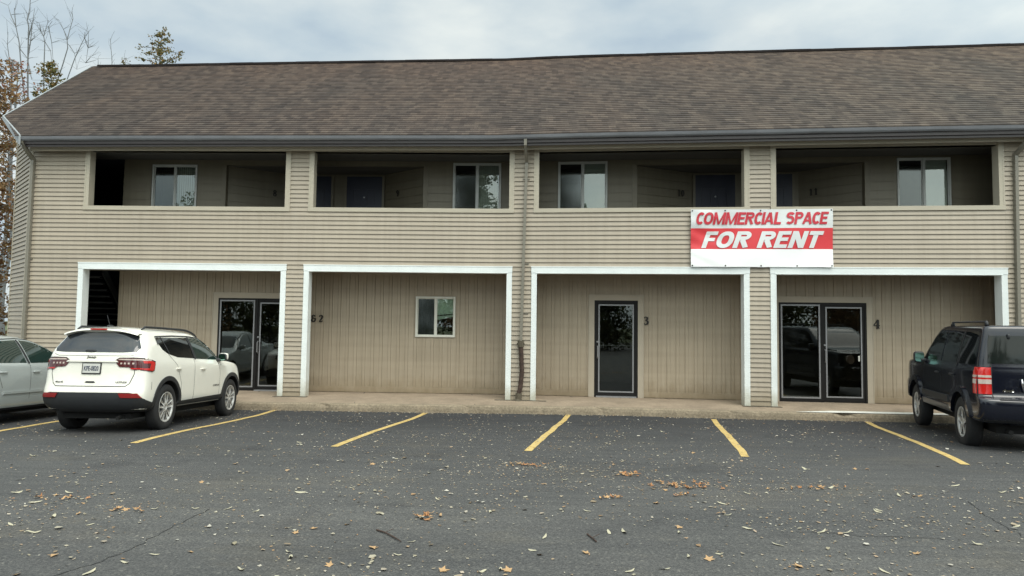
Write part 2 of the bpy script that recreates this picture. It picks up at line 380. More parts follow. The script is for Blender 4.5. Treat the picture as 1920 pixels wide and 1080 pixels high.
def ribbon2(bm, pts, t, y=0, close=False):
    n = len(pts); L, Rr = [], []
    for i, (a, b) in enumerate(pts):
        i0, i1 = ((i-1) % n, (i+1) % n) if close else (max(i-1, 0), min(i+1, n-1))
        dx, dz = pts[i1][0]-pts[i0][0], pts[i1][1]-pts[i0][1]; l = math.hypot(dx, dz) or 1
        L.append(bm.verts.new((a-dz/l*t/2, b+dx/l*t/2, y))); Rr.append(bm.verts.new((a+dz/l*t/2, b-dx/l*t/2, y)))
    for i in range(n if close else n-1):
        j = (i+1) % n; bm.faces.new((L[i], L[j], Rr[j], Rr[i]))
def earc(cx, cz, rx, rz, a0, a1, n=16, p=.86):
    o = []
    for i in range(n+1):
        a = R(a0+(a1-a0)*i/n); c, s = math.cos(a), math.sin(a)
        o.append((cx+rx*math.copysign(abs(c)**p, c), cz+rz*math.copysign(abs(s)**p, s)))
    return o
LW = {'C': .68, 'O': .80, 'M': 1.0, 'E': .62, 'R': .74, 'I': .21, 'A': .80, 'L': .58, 'S': .70, 'P': .68, 'F': .58, 'N': .76, 'T': .66, ' ': .30}
def block_text(s, t, shear, gap=.07):
    """heavy grotesque capitals, normalised to the unit square"""
    bm = B(); x = 0; h = t/2
    for k, ch in enumerate(s):
        w = LW[ch]; z0 = [0]
        def st(*pts, tt=t, close=False):
            z0[0] += .0006; ribbon2(bm, [(x+a, b) for a, b in pts], tt, z0[0], close)
        if ch == 'O': st(*earc(w/2, .5, w/2-h, .5-h, 0, 360, 28)[:-1], close=True)
        elif ch == 'C': st(*earc(w/2, .5, w/2-h, .5-h, 42, 318, 24))
        elif ch == 'S':
            st(*(earc(w/2, .74, w/2-h, .26-h, 20, 270, 16)[:-1]+earc(w/2, .24+h, w/2-h, .24, 90, -160, 16)[1:-1]), tt=t*.95)
        elif ch in 'EFL':
            st((h, 0), (h, 1)); 
            if ch != 'L': st((t, 1-h*.9), (w, 1-h*.9), tt=t*.9); st((t, .52), (w*.92, .52), tt=t*.85)
            if ch != 'F': st((t, h*.9), (w, h*.9), tt=t*.9)
        elif ch == 'I': st((w/2, 0), (w/2, 1))
        elif ch == 'T': st((w/2, 0), (w/2, 1-t)); st((0, 1-h*.95), (w, 1-h*.95), tt=t*.95)
        elif ch == 'N': st((h, 0), (h, 1)); st((w-h, 0), (w-h, 1)); st((h*1.1, .995), (w-h*1.1, .005), tt=t*1.05)
        elif ch == 'M': st((h, 0), (h, 1)); st((w-h, 0), (w-h, 1)); st((h*1.2, .99), (w/2, .02), tt=t*.72); st((w-h*1.2, .99), (w/2, .02), tt=t*.72)
        elif ch == 'A': st((h*.9, 0), (w/2-.01, 1-h*.2), tt=t*.98); st((w-h*.9, 0), (w/2+.01, 1-h*.2), tt=t*.98); st((w*.24, .30), (w*.76, .30), tt=t*.75)
        elif ch in 'PR':
            st((h, 0), (h, 1)); z = .72 if ch == 'P' else .74; rr = 1-z-h*.9
            st(*([(t, z+rr)]+earc(w-h-rr*1.1, z, rr*1.1, rr, 90, -90, 12, 1)+[(t, z-rr)]), tt=t*.9)
            if ch == 'R': st((w*.48, .5), (w-h*.9, 0), tt=t*1.05)
        x += w+gap-(.07 if ch == 'C' else 0)-(.05 if s[k:k+2] in ('PA', 'AC', 'IA') and len(s) > 9 else 0)
    vs = bm.verts
    for v in vs: v.co.x += shear*v.co.y; v.co.y = min(1, max(0, v.co.y))
    x0 = min(v.co.x for v in vs); x1 = max(v.co.x for v in vs)
    for v in vs: v.co.x = (v.co.x-x0)/(x1-x0)
    return bm
# ---------------------------------------------------------------- the building
YB = 1.04
bld = tag(empty('commercial_building', (0, 1, 0)), 'long two storey commercial building in tan siding under a brown shingle roof', 'building')
def bp(name, bm, m, sag=False, parent=None, **k):
    o = bpart(name, bm, m, None, sag, **k)
    par = parent or bld
    o.parent = par; o.matrix_parent_inverse = PINV.get(par.name, Matrix.Translation((0, -1, 0)))
    if parent: pass
    return o
PINV = {}
def sub(o): PINV[o.name] = Matrix.Identity(4); return o
LOW = [(-9.468, -4.697), (-4.293, .402), (.837, 5.51), (5.942, 10.634)]
UPP = [(-9.43, -4.665), (-4.241, .429), (.87, 5.529), (5.964, 10.637)]
XE = 16.6
holesF = [(a, b, -.2, 2.948) for a, b in LOW]+[(a, b, 4.157, 6) for a, b in UPP]
bm = B()
siding(bm, cells(-10.706, XE, -.002, 5.66, holesF))
inH = [(a+.115, b-.115, -.2, 2.81) for a, b in LOW]+[(a+.11, b-.11, 4.25, 5.53) for a, b in UPP]
for x0, x1, z0, z1 in cells(-10.70, XE-.01, 0, 5.75, inH): bx(bm, x0, x1, .005, .16, z0, z1)
bp('front_wall', bm, MT['siding'])
# angled end wall and long side wall
K = Vector((-10.706, 0, 0)); ca = Vector((-math.sin(R(47)), math.cos(R(47)), 0)); LA = 1.70; K2 = K+ca*LA
bm = B()
siding(bm, [(0, LA, -.2, 6.0)], K, ca, Vector((-ca.y, ca.x, 0))*1.0, e=.1015)
siding(bm, [(0, 9.0, -.3, 6.0)], K2, Vector((0, 1, 0)), Vector((-1, 0, 0)))
nL = Vector((-ca.y, ca.x, 0))
prism(bm, [(K2.y, 5.9), (K2.y, 6.75), (5.0, 9.25), (9.2, 6.2), (9.2, 5.9)], 0, .05)
gv = [v for v in bm.verts][-10:]
for v in gv: v.co = Vector((K2.x-v.co.y, v.co.x, v.co.z))
quad(bm, (K+Vector((.01, 0, 5.9)), K2+Vector((0, 0, 5.9)), K2+Vector((0, 0, 6.75)), K+Vector((.01, 0, 6.0))))
bp('end_wall', bm, MT['siding'])
bm = B()   # rear and far walls, plain siding
siding(bm, [(-XE, -K2.x, -.2, 5.9)], Vector((0, 10.2, 0)), Vector((-1, 0, 0)), Vector((0, 1, 0)))
siding(bm, [(0, 10.2, -.2, 5.9)], Vector((XE, 0, 0)), Vector((0, 1, 0)), Vector((1, 0, 0)))
bp('rear_wall', bm, MT['siding'])
# corner strip where the two walls meet
bm = B()
bx(bm, K.x-.004, K.x+.05, -.024, -.001, -.05, 5.6)
c = [K+ca*t+nL*q for t, q in ((0, .0), (.05, .0), (.05, .024), (0, .024))]
for s0, s1 in ((0, 1), (1, 2), (2, 3), (3, 0)): quad(bm, (c[s0]+Vector((0, 0, -.05)), c[s1]+Vector((0, 0, -.05)), c[s1]+Vector((0, 0, 5.6)), c[s0]+Vector((0, 0, 5.6))))
c = [K2+(-ca)*t+nL*q for t, q in ((0, .0), (.06, .0), (.06, .026), (0, .026))]
for s0, s1 in ((0, 1), (1, 2), (2, 3), (3, 0)): quad(bm, (c[s0]+Vector((0, 0, -.05)), c[s1]+Vector((0, 0, -.05)), c[s1]+Vector((0, 0, 6.3)), c[s0]+Vector((0, 0, 6.3))))
bp('corner_trim', bm, MT['beige'])
# lower openings: white casings
for i, (a, b) in enumerate(LOW):
    bm = B(); w = .115
    bx(bm, a, a+w, -.034, .0, -.003, 2.81); bx(bm, b-w, b, -.034, 0, -.003, 2.81)
    bx(bm, a-.006, b+.006, -.040, 0, 2.81, 2.948)
    bx(bm, a-.012, b+.012, -.046, -.001, 2.93, 2.952)
    bx(bm, a+w-.02, a+w+.004, -.037, .185, -.003, 2.806); bx(bm, b-w-.004, b-w+.02, -.037, .185, -.003, 2.806)
    bx(bm, a+w-.02, b-w+.02, -.043, .185, 2.795, 2.812)
    for q in (.31, .68):
        xx = a+(b-a)*q; bx(bm, xx, xx+.006, -.0415, -.0395, 2.812, 2.93)
    bp('opening_casing', bm, MT['white'])
    # wooden plinth under pillars
pl = [(-10.0, -9.34)]+[(LOW[i][1]-.13-(.05 if i != 1 else .22), LOW[i+1][0]+.13+(.05 if i != 1 else .22)) for i in range(3)]+[(10.47, 11.2)]
for a, b in pl:
    if a < -9.9: continue
    bm = B(); z0 = -.045
    bx(bm, a, b, -.15, .12, z0-.03, -.004)
    bx(bm, a-.03, b+.04, -.17, -.12, z0-.03, z0+.012)
    bp('pillar_plinth', bm, MT['stonegrey'])
for a, b in UPP:
    bm = B(); w = .11
    bx(bm, a, a+w, -.026, 0, 4.25, 5.60); bx(bm, b-w, b, -.026, 0, 4.25, 5.60)
    bx(bm, a-.004, b+.004, -.034, .19, 4.157, 4.25)
    bx(bm, a+w-.02, a+w+.003, -.029, .17, 4.251, 5.60); bx(bm, b-w-.003, b-w+.02, -.029, .17, 4.251, 5.60)
    bx(bm, a+.03, a+.036, -.030, -.02, 4.26, 5.6); bx(bm, b-.036, b-.03, -.030, -.02, 4.26, 5.6)
    bx(bm, a+w, b-w, .0, .17, 5.53, 5.60)
    bp('balcony_casing', bm, MT['beige'], sag=False)
# slabs, ceilings
bm = B(); bx(bm, -10.68, XE-.02, .162, YB+.0, 2.84, 3.2); bx(bm, -9.1, XE-.02, YB+.01, 2.0, 3.0, 3.2); bx(bm, -9.1, XE-.02, 2.01, 10, 3.0, 3.12)
bp('floor_slab', bm, MT['soffit'])
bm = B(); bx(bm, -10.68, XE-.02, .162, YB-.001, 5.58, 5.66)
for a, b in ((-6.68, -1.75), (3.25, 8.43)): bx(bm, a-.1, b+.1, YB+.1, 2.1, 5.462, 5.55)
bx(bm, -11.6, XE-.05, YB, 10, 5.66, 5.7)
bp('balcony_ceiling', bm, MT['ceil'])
# lower back wall
D1, W2, D3, D4 = (-6.70, -4.80, 0, 2.21), (-1.92, -.97, 1.335, 2.30), (2.325, 3.325, 0, 2.25), (6.47, 8.365, 0, 2.24)
low_holes = [D1, W2, D3, D4]
bm = B()
tr = .125
vboards(bm, cells(-9.17, XE, .13, 2.84, [(D1[0]-tr, D1[1]+tr, 0, D1[3]+tr), (W2[0]-.03, W2[1]+.03, W2[2]-.03, W2[3]+.03), (D3[0]-tr, D3[1]+tr, 0, D3[3]+tr), (D4[0]-.06, D4[1]+tr, 0, D4[3]+tr)]), YB, off=-9.13)
for c_ in cells(-9.17, XE, -.04, 2.84, low_holes): bx(bm, c_[0], c_[1], YB+.004, YB+.14, c_[2], c_[3])
for c_ in cells(-9.17, XE, 0, .14, [(D1[0]-tr, D1[1]+tr, -1, 1), (D3[0]-tr, D3[1]+tr, -1, 1), (D4[0]-.06, D4[1]+tr, -1, 1)]):
    bx(bm, c_[0], c_[1], YB-.022, YB+.003, .012, .14)
bp('shopfront_wall', bm, MT['board'])
def trim(x0, x1, z1, w, wl=None):
    bm = B(); wl = wl or w
    bx(bm, x0-wl, x0, YB-.028, YB+.02, 0, z1); bx(bm, x1, x1+w, YB-.028, YB+.02, 0, z1); bx(bm, x0-wl, x1+w, YB-.031, YB+.02, z1, z1+w)
    bx(bm, x0-wl-.012, x0-wl, YB-.036, YB, 0, z1+w); bx(bm, x1+w, x1+w+.012, YB-.036, YB, 0, z1+w); bx(bm, x0-wl, x1+w, YB-.036, YB, z1+w, z1+w+.012)
    return bp('door_trim', bm, MT['tan'])
trim(D1[0], D1[1], D1[3], tr); trim(D3[0], D3[1], D3[3], tr); trim(D4[0], D4[1], D4[3], tr, .06)
def fr(bm, x0, x1, z0, z1, w, y0, y1, wb=None, wt=None, mi=0):
    wb = wb or w; wt = wt or w
    bx(bm, x0, x0+w, y0, y1, z0, z1, mi); bx(bm, x1-w, x1, y0, y1, z0, z1, mi)
    bx(bm, x0+w, x1-w, y0, y1, z0, z0+wb, mi); bx(bm, x0+w, x1-w, y0, y1, z1-wt, z1, mi)
def leaf_door(x0, x1, z0, z1, st, bot, handle=None):
    bm = B(); fr(bm, x0, x1, z0, z1, st, YB-.015, YB+.035, wb=bot)
    d = bp('door', bm, MT['dframe']); sub(d)
    a, b, c0, d0 = x0+st, x1-st, z0+bot, z1-st
    bm = B(); fr(bm, a-.004, b+.004, c0-.004, d0+.004, .03, YB-.021, YB-.0155); bp('glazing_bead', bm, MT['bead'], parent=d)
    bm = B(); quad(bm, ((a, YB+.012, c0), (b, YB+.012, c0), (b, YB+.012, d0), (a, YB+.012, d0))); bp('glass', bm, MT['glass'], parent=d)
    if handle:
        bm = B(); hx = x0+st*.5 if handle == 'L' else x1-st*.5
        tube(bm, [(hx, YB-.03, .9), (hx, YB-.075, .93), (hx, YB-.075, 1.15), (hx, YB-.03, 1.18)], .012, 8)
        tube(bm, [(hx, YB-.01, 1.28), (hx, YB-.035, 1.28)], .022, 10); bp('handle', bm, MT['bead'], parent=d)
    return d
# door units: frame, fixed light, door leaf
def unit(x0, x1, z1, fixed):
    bm = B(); xm = x0+fixed
    bx(bm, x0, x0+.045, YB-.03, YB+.06, 0, z1); bx(bm, x1-.045, x1, YB-.03, YB+.06, 0, z1); bx(bm, x0+.045, x1-.045, YB-.03, YB+.06, z1-.045, z1)
    bx(bm, xm-.035, xm+.035, YB-.032, YB+.06, 0, z1-.045); bx(bm, x0+.045, xm-.035, YB-.028, YB+.06, .0, .08)
    f = bp('shopfront_frame', bm, MT['dframe']); sub(f)
    a, b, c0, d0 = x0+.045, xm-.035, .08, z1-.045
    bm = B(); fr(bm, a, b, c0, d0, .032, YB-.034, YB-.027); bp('glazing_bead', bm, MT['bead'], parent=f)
    bm = B(); quad(bm, ((a, YB+.012, c0), (b, YB+.012, c0), (b, YB+.012, d0), (a, YB+.012, d0))); bp('glass', bm, MT['glass'], parent=f)
    leaf_door(xm+.037, x1-.047, .012, z1-.047, .055, .10, 'L')
unit(D1[0], D1[1], D1[3], .93); unit(D4[0], D4[1], D4[3], .93)
bm = B(); bx(bm, D3[0], D3[0]+.045, YB-.03, YB+.06, 0, D3[3]); bx(bm, D3[1]-.045, D3[1], YB-.03, YB+.06, 0, D3[3]); bx(bm, D3[0]+.045, D3[1]-.045, YB-.03, YB+.06, D3[3]-.045, D3[3])
bp('shopfront_frame', bm, MT['dframe'])
leaf_door(D3[0]+.047, D3[1]-.047, .03, D3[3]-.047, .05, .085, 'L')
for a, b in ((D1[0]+.95, D1[1]), (D3[0]+.04, D3[1]-.04)):
    bm = B(); bx(bm, a, b, YB-.08, YB-.0, -.01, .028); bp('threshold', bm, MT['bead'])
# sliding windows
def slider(x0, x1, z0, z1, y, m, name='window', out=.02, dark_left=True, blind=None):
    w = .038
    bm = B(); fr(bm, x0, x1, z0, z1, w, y-out, y+.05)
    xm = (x0+x1)/2
    bx(bm, xm-.018, xm+.022, y-out*.5, y+.05, z0+w, z1-w)
    f = bp(name, bm, m); sub(f)
    for k, (a, b, yy) in enumerate(((x0+w, xm-.018, y+.03), (xm+.022, x1-w, y+.012))):
        bm = B(); quad(bm, ((a, yy, z0+w), (b, yy, z0+w), (b, yy, z1-w), (a, yy, z1-w))); bp('glass', bm, MT['sglass' if k == 0 else 'wglass'], parent=f)
        bm = B(); fr(bm, a, b, z0+w, z1-w, .018, yy-.012, yy+.008); bp('sash', bm, m, parent=f)
    if blind:
        bm = B(); n = 26
        a, b = (xm+.03, x1-.05) if blind == 'R' else (x0+.05, xm-.03)
        for i in range(9):
            xx = a+(b-a)*i/9; quad(bm, ((xx, y+.085, z0), (xx+(b-a)/9*.98, y+.065, z0), (xx+(b-a)/9*.98, y+.065, z1), (xx, y+.085, z1)))
        bp('blind', bm, MT['curtain'], parent=f)
    return f
slider(W2[0], W2[1], W2[2], W2[3], YB, MT['wframe'], out=.035)
bm = B(); xm = (W2[0]+W2[1])/2
quad(bm, ((xm+.03, YB+.045, 1.86), (W2[1]-.03, YB+.045, 1.90), (W2[1]-.03, YB+.045, 2.29), (xm+.03, YB+.045, 2.29)))
quad(bm, ((xm+.03, YB+.055, 1.74), (W2[1]-.03, YB+.055, 1.83), (W2[1]-.03, YB+.055, 1.88), (xm+.03, YB+.055, 1.83)))
bp('blind_and_reflection', bm, MT['mint'])  # pale sheets stand in for a reflection on the right pane
bm = B()
for i in range(6):
    xx = W2[0]+.05+i*.065; quad(bm, ((xx, YB+.12+.03*(i % 2), 1.40), (xx+.065, YB+.15-.03*(i % 2), 1.38), (xx+.065, YB+.15-.03*(i % 2), 2.27), (xx, YB+.12+.03*(i % 2), 2.27)))
bp('curtain', bm, MT['cloth'])
UW = [(-8.46, -7.35, 4.1, 5.46), (-1.08, .08, 4.1, 5.545), (1.45, 2.61, 4.1, 5.555), (9.08, 10.21, 4.1, 5.53)]
AL = [(-6.68, -1.75, -5.46, -2.94), (3.25, 8.43, 4.82, 7.31)]
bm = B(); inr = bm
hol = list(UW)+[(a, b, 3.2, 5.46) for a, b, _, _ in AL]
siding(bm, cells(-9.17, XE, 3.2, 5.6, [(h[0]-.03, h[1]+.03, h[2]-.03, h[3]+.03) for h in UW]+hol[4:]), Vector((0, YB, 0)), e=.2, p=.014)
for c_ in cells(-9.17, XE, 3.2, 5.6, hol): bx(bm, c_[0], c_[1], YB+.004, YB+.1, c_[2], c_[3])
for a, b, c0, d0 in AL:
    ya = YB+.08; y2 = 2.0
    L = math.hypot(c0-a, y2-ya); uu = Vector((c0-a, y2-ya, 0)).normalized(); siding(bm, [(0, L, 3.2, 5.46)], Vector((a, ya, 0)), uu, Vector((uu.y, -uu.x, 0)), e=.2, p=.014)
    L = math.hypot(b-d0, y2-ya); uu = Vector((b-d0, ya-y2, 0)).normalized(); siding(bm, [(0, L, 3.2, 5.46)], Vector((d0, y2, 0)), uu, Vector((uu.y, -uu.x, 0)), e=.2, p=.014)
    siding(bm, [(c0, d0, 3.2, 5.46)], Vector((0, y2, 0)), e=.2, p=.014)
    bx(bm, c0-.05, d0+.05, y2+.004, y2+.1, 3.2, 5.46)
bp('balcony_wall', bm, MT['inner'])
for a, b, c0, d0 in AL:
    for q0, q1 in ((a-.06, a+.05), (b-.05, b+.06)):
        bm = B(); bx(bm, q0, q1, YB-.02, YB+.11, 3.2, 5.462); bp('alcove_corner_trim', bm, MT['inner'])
for i, (a, b, c0, d0) in enumerate(UW): slider(a, b, c0, d0, YB, MT['alu'], blind=['R', 'R', 'R', 'R'][i])
for x0, x1 in ((-5.4, -4.32), (-3.92, -3.01), (4.86, 5.81), (6.22, 7.15)):
    bm = B(); bx(bm, x0, x1, 1.955, 1.99, 3.21, 5.40)
    for zz in (3.45, 4.35): 
        for q in (0, 1): 
            xa = x0+.14+q*(x1-x0-.2)/2; fr(bm, xa, xa+(x1-x0)/2-.22, zz, zz+.75, .03, 1.945, 1.956)
    d = bp('apartment_door', bm, MT['navy']); sub(d)
    bm = B(); tube(bm, [(x0+.08, 1.94, 4.18), (x0+.08, 1.90, 4.18)], .028, 10); bp('handle', bm, MT['bead'], parent=d)
    bm = B(); tube(bm, [((x0+x1)/2, 1.957, 4.86), ((x0+x1)/2, 1.94, 4.86)], .02, 8); bp('peephole', bm, MT['bead'], parent=d)
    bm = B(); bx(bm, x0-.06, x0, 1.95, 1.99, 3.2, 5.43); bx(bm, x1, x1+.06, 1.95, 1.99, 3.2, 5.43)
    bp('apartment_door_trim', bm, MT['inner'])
# stairwell at the left
bm = B()
for z0, z1 in ((-.05, 2.83), (3.21, 5.65)):
    bx(bm, -9.18, -9.10, YB+.145, 5, z0, z1); bx(bm, -11.4, -9.18, 4.9, 5, z0, z1)
bx(bm, -11.42, -11.34, 1.5, 4.9, -.1, 5.6)
bx(bm, -11.3, -9.2, YB+.0, 4.9, 5.6, 5.655)
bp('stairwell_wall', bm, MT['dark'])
bm = B(); nst = 9
P0, P1 = Vector((-10.45, 3.6, 1.45)), Vector((-9.72, 1.2, 2.78))
side = Vector((-1.0, -.3, 0)).normalized()*1.1
for q in (Vector(), side):
    a, b = P0+q, P1+q
    quad(bm, (a, b, b+Vector((0, 0, .26)), a+Vector((0, 0, .26)))); quad(bm, (a+Vector((.04, 0, 0)), b+Vector((.04, 0, 0)), b+Vector((.04, 0, .26)), a+Vector((.04, 0, .26)))); quad(bm, (a, b, b+Vector((.04, 0, 0)), a+Vector((.04, 0, 0))))
for i in range(nst):
    c = P0.lerp(P1, (i+.5)/nst); f_ = (P1-P0)/nst; f_.z = 0
    quad(bm, (c, c+f_, c+f_+side, c+side)); quad(bm, (c-Vector((0, 0, .04)), c+f_-Vector((0, 0, .04)), c+f_+side-Vector((0, 0, .04)), c+side-Vector((0, 0, .04)))); quad(bm, (c+f_, c+f_+side, c+f_+side-Vector((0, 0, .04)), c+f_-Vector((0, 0, .04))))
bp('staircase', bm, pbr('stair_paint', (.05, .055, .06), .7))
# dim rooms behind the glass
bm = B()
for x0, x1 in ((-7.2, -4.3), (-4.2, .5), (1.2, 4.6), (5.9, 11)):
    for z0, z1 in ((-.02, 2.7), (3.22, 5.6)):
        y0, y1 = (YB+.145 if z0 < 1 else 2.2), 5.5
        quad(bm, ((x0, y1, z0), (x1, y1, z0), (x1, y1, z1), (x0, y1, z1))); quad(bm, ((x0, y0, z0), (x0, y1, z0), (x0, y1, z1), (x0, y0, z1))); quad(bm, ((x1, y0, z0), (x1, y1, z0), (x1, y1, z1), (x1, y0, z1)))
        quad(bm, ((x0, y0, z0), (x1, y0, z0), (x1, y1, z0), (x0, y1, z0))); quad(bm, ((x0, y0, z1), (x1, y0, z1), (x1, y1, z1), (x0, y1, z1)))
for a, b, c0, d0 in UW:
    quad(bm, ((a-.3, YB+1.0, 3.3), (b+.3, YB+1.0, 3.3), (b+.3, YB+1.0, 5.59), (a-.3, YB+1.0, 5.59)))
bp('room_interior', bm, MT['room'])
# numbers
def number(s, x, z, w, h, gap=0, y=YB-.016, sp=.0):
    bm = B()
    for i, ch in enumerate(s): 
        if ch != ' ': stroke_glyph(bm, ch, x+i*gap, z, w, h, y)
    return bp('house_number', bm, MT['num'])
number('1', -4.72, 1.66, .14, .17); number('&', -4.44, 1.66, .14, .17); number('2', -4.26, 1.66, .13, .17)
number('3', 3.44, 1.69, .15, .19); number('4', 8.50, 1.67, .17, .20)
for s_, x, y, z, dx, dy in (('8', -5.75, 1.79, 4.84, .81, .58), ('9', -2.60, 1.745, 4.84, .81, -.58), ('10', 4.38, 1.745, 4.84, .87, .48), ('11', 7.48, 1.86, 4.84, .80, -.6)):
    bm = B()
    for i, ch in enumerate(s_): stroke_glyph(bm, ch, i*.11, 0, .11, .16, 0)
    for v in bm.verts: v.co = Vector((x+v.co.x*dx-v.co.y*-dy*0, y-.03+v.co.x*dy+v.co.y, z+v.co.z))
    bp('house_number', bm, MT['num'])
bm = B(); bx(bm, D3[0]+.10, D3[1]-.10, YB+.02, YB+.028, 1.19, 1.205); bp('push_bar', bm, MT['bead'])
bm = B(); bx(bm, 8.19, 8.225, YB+.004, YB+.010, .93, 1.05); bp('door_notice', bm, MT['wframe'])
bm = B(); bx(bm, -6.47, -6.40, 5.38, 5.40, 1.18, 1.30); bp('wall_switch', bm, MT['wframe'])
# ---------------------------------------------------------------- roof
TP, Y0, Z0 = .70, -.45, 5.822
CO = 1/math.sqrt(1+TP*TP); 
def ridge_y(x): return lerp(x, [-12.54, -.9, 2, 11, 14], [4.62, 5.11, 5.19, 5.03, 5.0])
def left_x(y): return lerp(y, [-.63, .651, 4.62], [-10.60, -11.93, -12.5])
def roof_pt(x, y, lift=0): return Vector((x, y, Z0+TP*(y-Y0)+lift))
bm = B(); uvl = bm.loops.layers.uv.new('UVMap'); EX = .142*CO
ny = int((5.3+.5)/EX)+1
bx_x = [-12, -11, -10, -9, -8, -7, -6, -5, -4, -3, -2, -1, 0, 1, 2, 3, 4, 5, 6, 7, 8, 9, 10, 11, 12, 13, 14, 15, 16, 17]
def rq(pts, uv):
    f = bm.faces.new([bm.verts.new(p) for p in pts])
    for l, c_ in zip(f.loops, uv): l[uvl].uv = c_
for k in range(ny):
    ya, yb = Y0-.03+k*EX, Y0-.03+(k+1)*EX
    xa, xb = left_x(ya), left_x(yb)
    xs = [None]+[x for x in bx_x if x > max(xa, xb)+.05]
    for i in range(len(xs)-1):
        l0 = xa if xs[i] is None else xs[i]; l1 = xb if xs[i] is None else xs[i]; r = xs[i+1]
        def cap(x, y): return min(y, ridge_y(x))
        p = [(l0, cap(l0, ya)), (r, cap(r, ya)), (r, cap(r, yb)), (l1, cap(l1, yb))]
        if p[2][1]-p[1][1] < 1e-4 and p[3][1]-p[0][1] < 1e-4: continue
        jj = .003*math.sin(k*1.7+i*2.1)
        uv = [(q[0], q[1]/CO) for q in p]
        rq([roof_pt(p[0][0], p[0][1], .022+jj), roof_pt(p[1][0], p[1][1], .022), roof_pt(p[2][0], p[2][1], .002), roof_pt(p[3][0], p[3][1], .002)], uv)
        rq([roof_pt(p[0][0], p[0][1], -.004), roof_pt(p[1][0], p[1][1], -.004), roof_pt(p[1][0], p[1][1], .022), roof_pt(p[0][0], p[0][1], .022+jj)], uv)
# rear slope and underside
for i in range(len(bx_x)-1):
    a, b = bx_x[i], bx_x[i+1]
    if a == -12: a = -12.5
    pa, pb = roof_pt(a, ridge_y(a), .01), roof_pt(b, ridge_y(b), .01)
    rq([pa, pb, Vector((b, 10.7, 5.9)), Vector((a, 10.7, 5.9))], [(a, 7), (b, 7), (b, 14), (a, 14)])
for p in ([(-10.6, Y0), (17, Y0), (17, 5.0), (-12.49, 4.6), (-11.92, .65)],):
    rq([roof_pt(x, y, -.05) for x, y in p], [(0, 0)]*5)
bp('roof', bm, MT['shingle'], sag=True)
MT['ridge'] = pbr('ridge_shingle', (.022, .018, .018), .9, var=.2, spec=.2)
bm = B()
pts = [(x, ridge_y(x)) for x in [-12.3+i*.66 for i in range(45)]]
for i, ((a, ya), (b, yb)) in enumerate(zip(pts, pts[1:])):
    w = .003*math.sin(i*2.3)
    za, zb = Z0+TP*(ya-Y0)+.06+w, Z0+TP*(yb-Y0)+.06+w
    v = [bm.verts.new(q) for q in ((a, ya-.13, za-.11), (b, yb-.13, zb-.11), (b, yb, zb), (a, ya, za), (b, yb+.13, zb-.11), (a, ya+.13, za-.11), (a, ya-.13, za-.05), (b, yb-.13, zb-.05))]
    bm.faces.new((v[0], v[1], v[7], v[6])); bm.faces.new((v[6], v[7], v[2], v[3])); bm.faces.new((v[3], v[2], v[4], v[5]))
bp('ridge_cap', bm, MT['ridge'], sag=True)
# rake boards along the angled and straight gable edge
bm = B()
def strip(p, q, h0, h1, t=.03):
    d = (q-p); n = Vector((d.y, -d.x, 0)).normalized()*t
    a, b, c, e = p+Vector((0, 0, .02)), q+Vector((0, 0, .02)), q-Vector((0, 0, h1)), p-Vector((0, 0, h0))
    quad(bm, (a, b, c, e)); quad(bm, (a-n, b-n, c-n, e-n)); quad(bm, (e, c, c-n, e-n)); quad(bm, (a, b, b-n, a-n)); quad(bm, (a, e, e-n, a-n))
strip(roof_pt(-10.62, Y0-.03), roof_pt(-11.95, .651), .20, .07)
strip(roof_pt(-11.95, .651), roof_pt(-12.53, 4.64), .07, .05)
strip(roof_pt(-12.53, 4.64), Vector((-12.53, 10.7, 5.9)), .13, .13)
quad(bm, (roof_pt(-10.62, Y0, -.24), roof_pt(-11.95, .651, -.1), Vector((K2.x, K2.y, 6.7)), Vector((K.x, 0, 5.85))))
bp('rake_board', bm, MT['rake'], sag=True)
bm = B()
gx = [-10.66]+[-10+i*.8 for i in range(34)]
prof = [(-.35, 5.815), (-.475, 5.822), (-.478, 5.80), (-.470, 5.765), (-.462, 5.735), (-.440, 5.708), (-.41, 5.70), (-.35, 5.69)]
for a, b in zip(gx, gx[1:]):
    if b > 17.0: break
    wa, wb = .004*math.sin(a*3), .004*math.sin(b*3)
    for (ya, za), (yb, zb) in zip(prof[1:], prof[2:]): quad(bm, ((a, ya, za+wa), (b, ya, za+wb), (b, yb, zb+wb), (a, yb, zb+wa)))
    quad(bm, ((a, -.478, 5.822+wa), (b, -.478, 5.822+wb), (b, -.463, 5.818+wb), (a, -.463, 5.818+wa))); quad(bm, ((a, -.463, 5.818+wa), (b, -.463, 5.818+wb), (b, -.455, 5.74), (a, -.455, 5.74)))
bm.faces.new([bm.verts.new((-10.66, y, z)) for y, z in prof])
for f in bm.faces: f.smooth = False
bp('gutter', bm, MT['gutter'], sag=True)
bm = B(); bx(bm, -10.64, 17, -.36, -.33, 5.585, 5.81); bx(bm, -10.64, 17, -.395, -.36, 5.64, 5.70); bp('fascia_board', bm, MT['fascia'], sag=True)
bm = B(); bx(bm, -10.62, 17, -.329, .0, 5.66, 5.69); bx(bm, -10.62, 17, -.20, -.165, 5.535, 5.66); bp('soffit_board', bm, MT['beige'], sag=True)
# downspouts
def spout(x, top, low, hw=.042, name='downspout', yy=-.06):
    bm = B()
    tube(bm, [(x+top, -.40, 5.72), (x+top, -.40, 5.60), (x+top*.6, -.27, 5.46), (x, yy, 5.30), (x, yy, 5.2)], hw*1.35, 4, sq=(1, .8))
    d = .0
    tube(bm, [(x, yy, 5.24), (x+low*.5, yy, 3.3), (x+low, yy, 1.25)], hw*1.3, 4, sq=(1, .8))
    for z in (4.9, 3.0, 1.9): bx(bm, x-.075, x+.075, -.032, -.018, z, z+.025)
    return bm
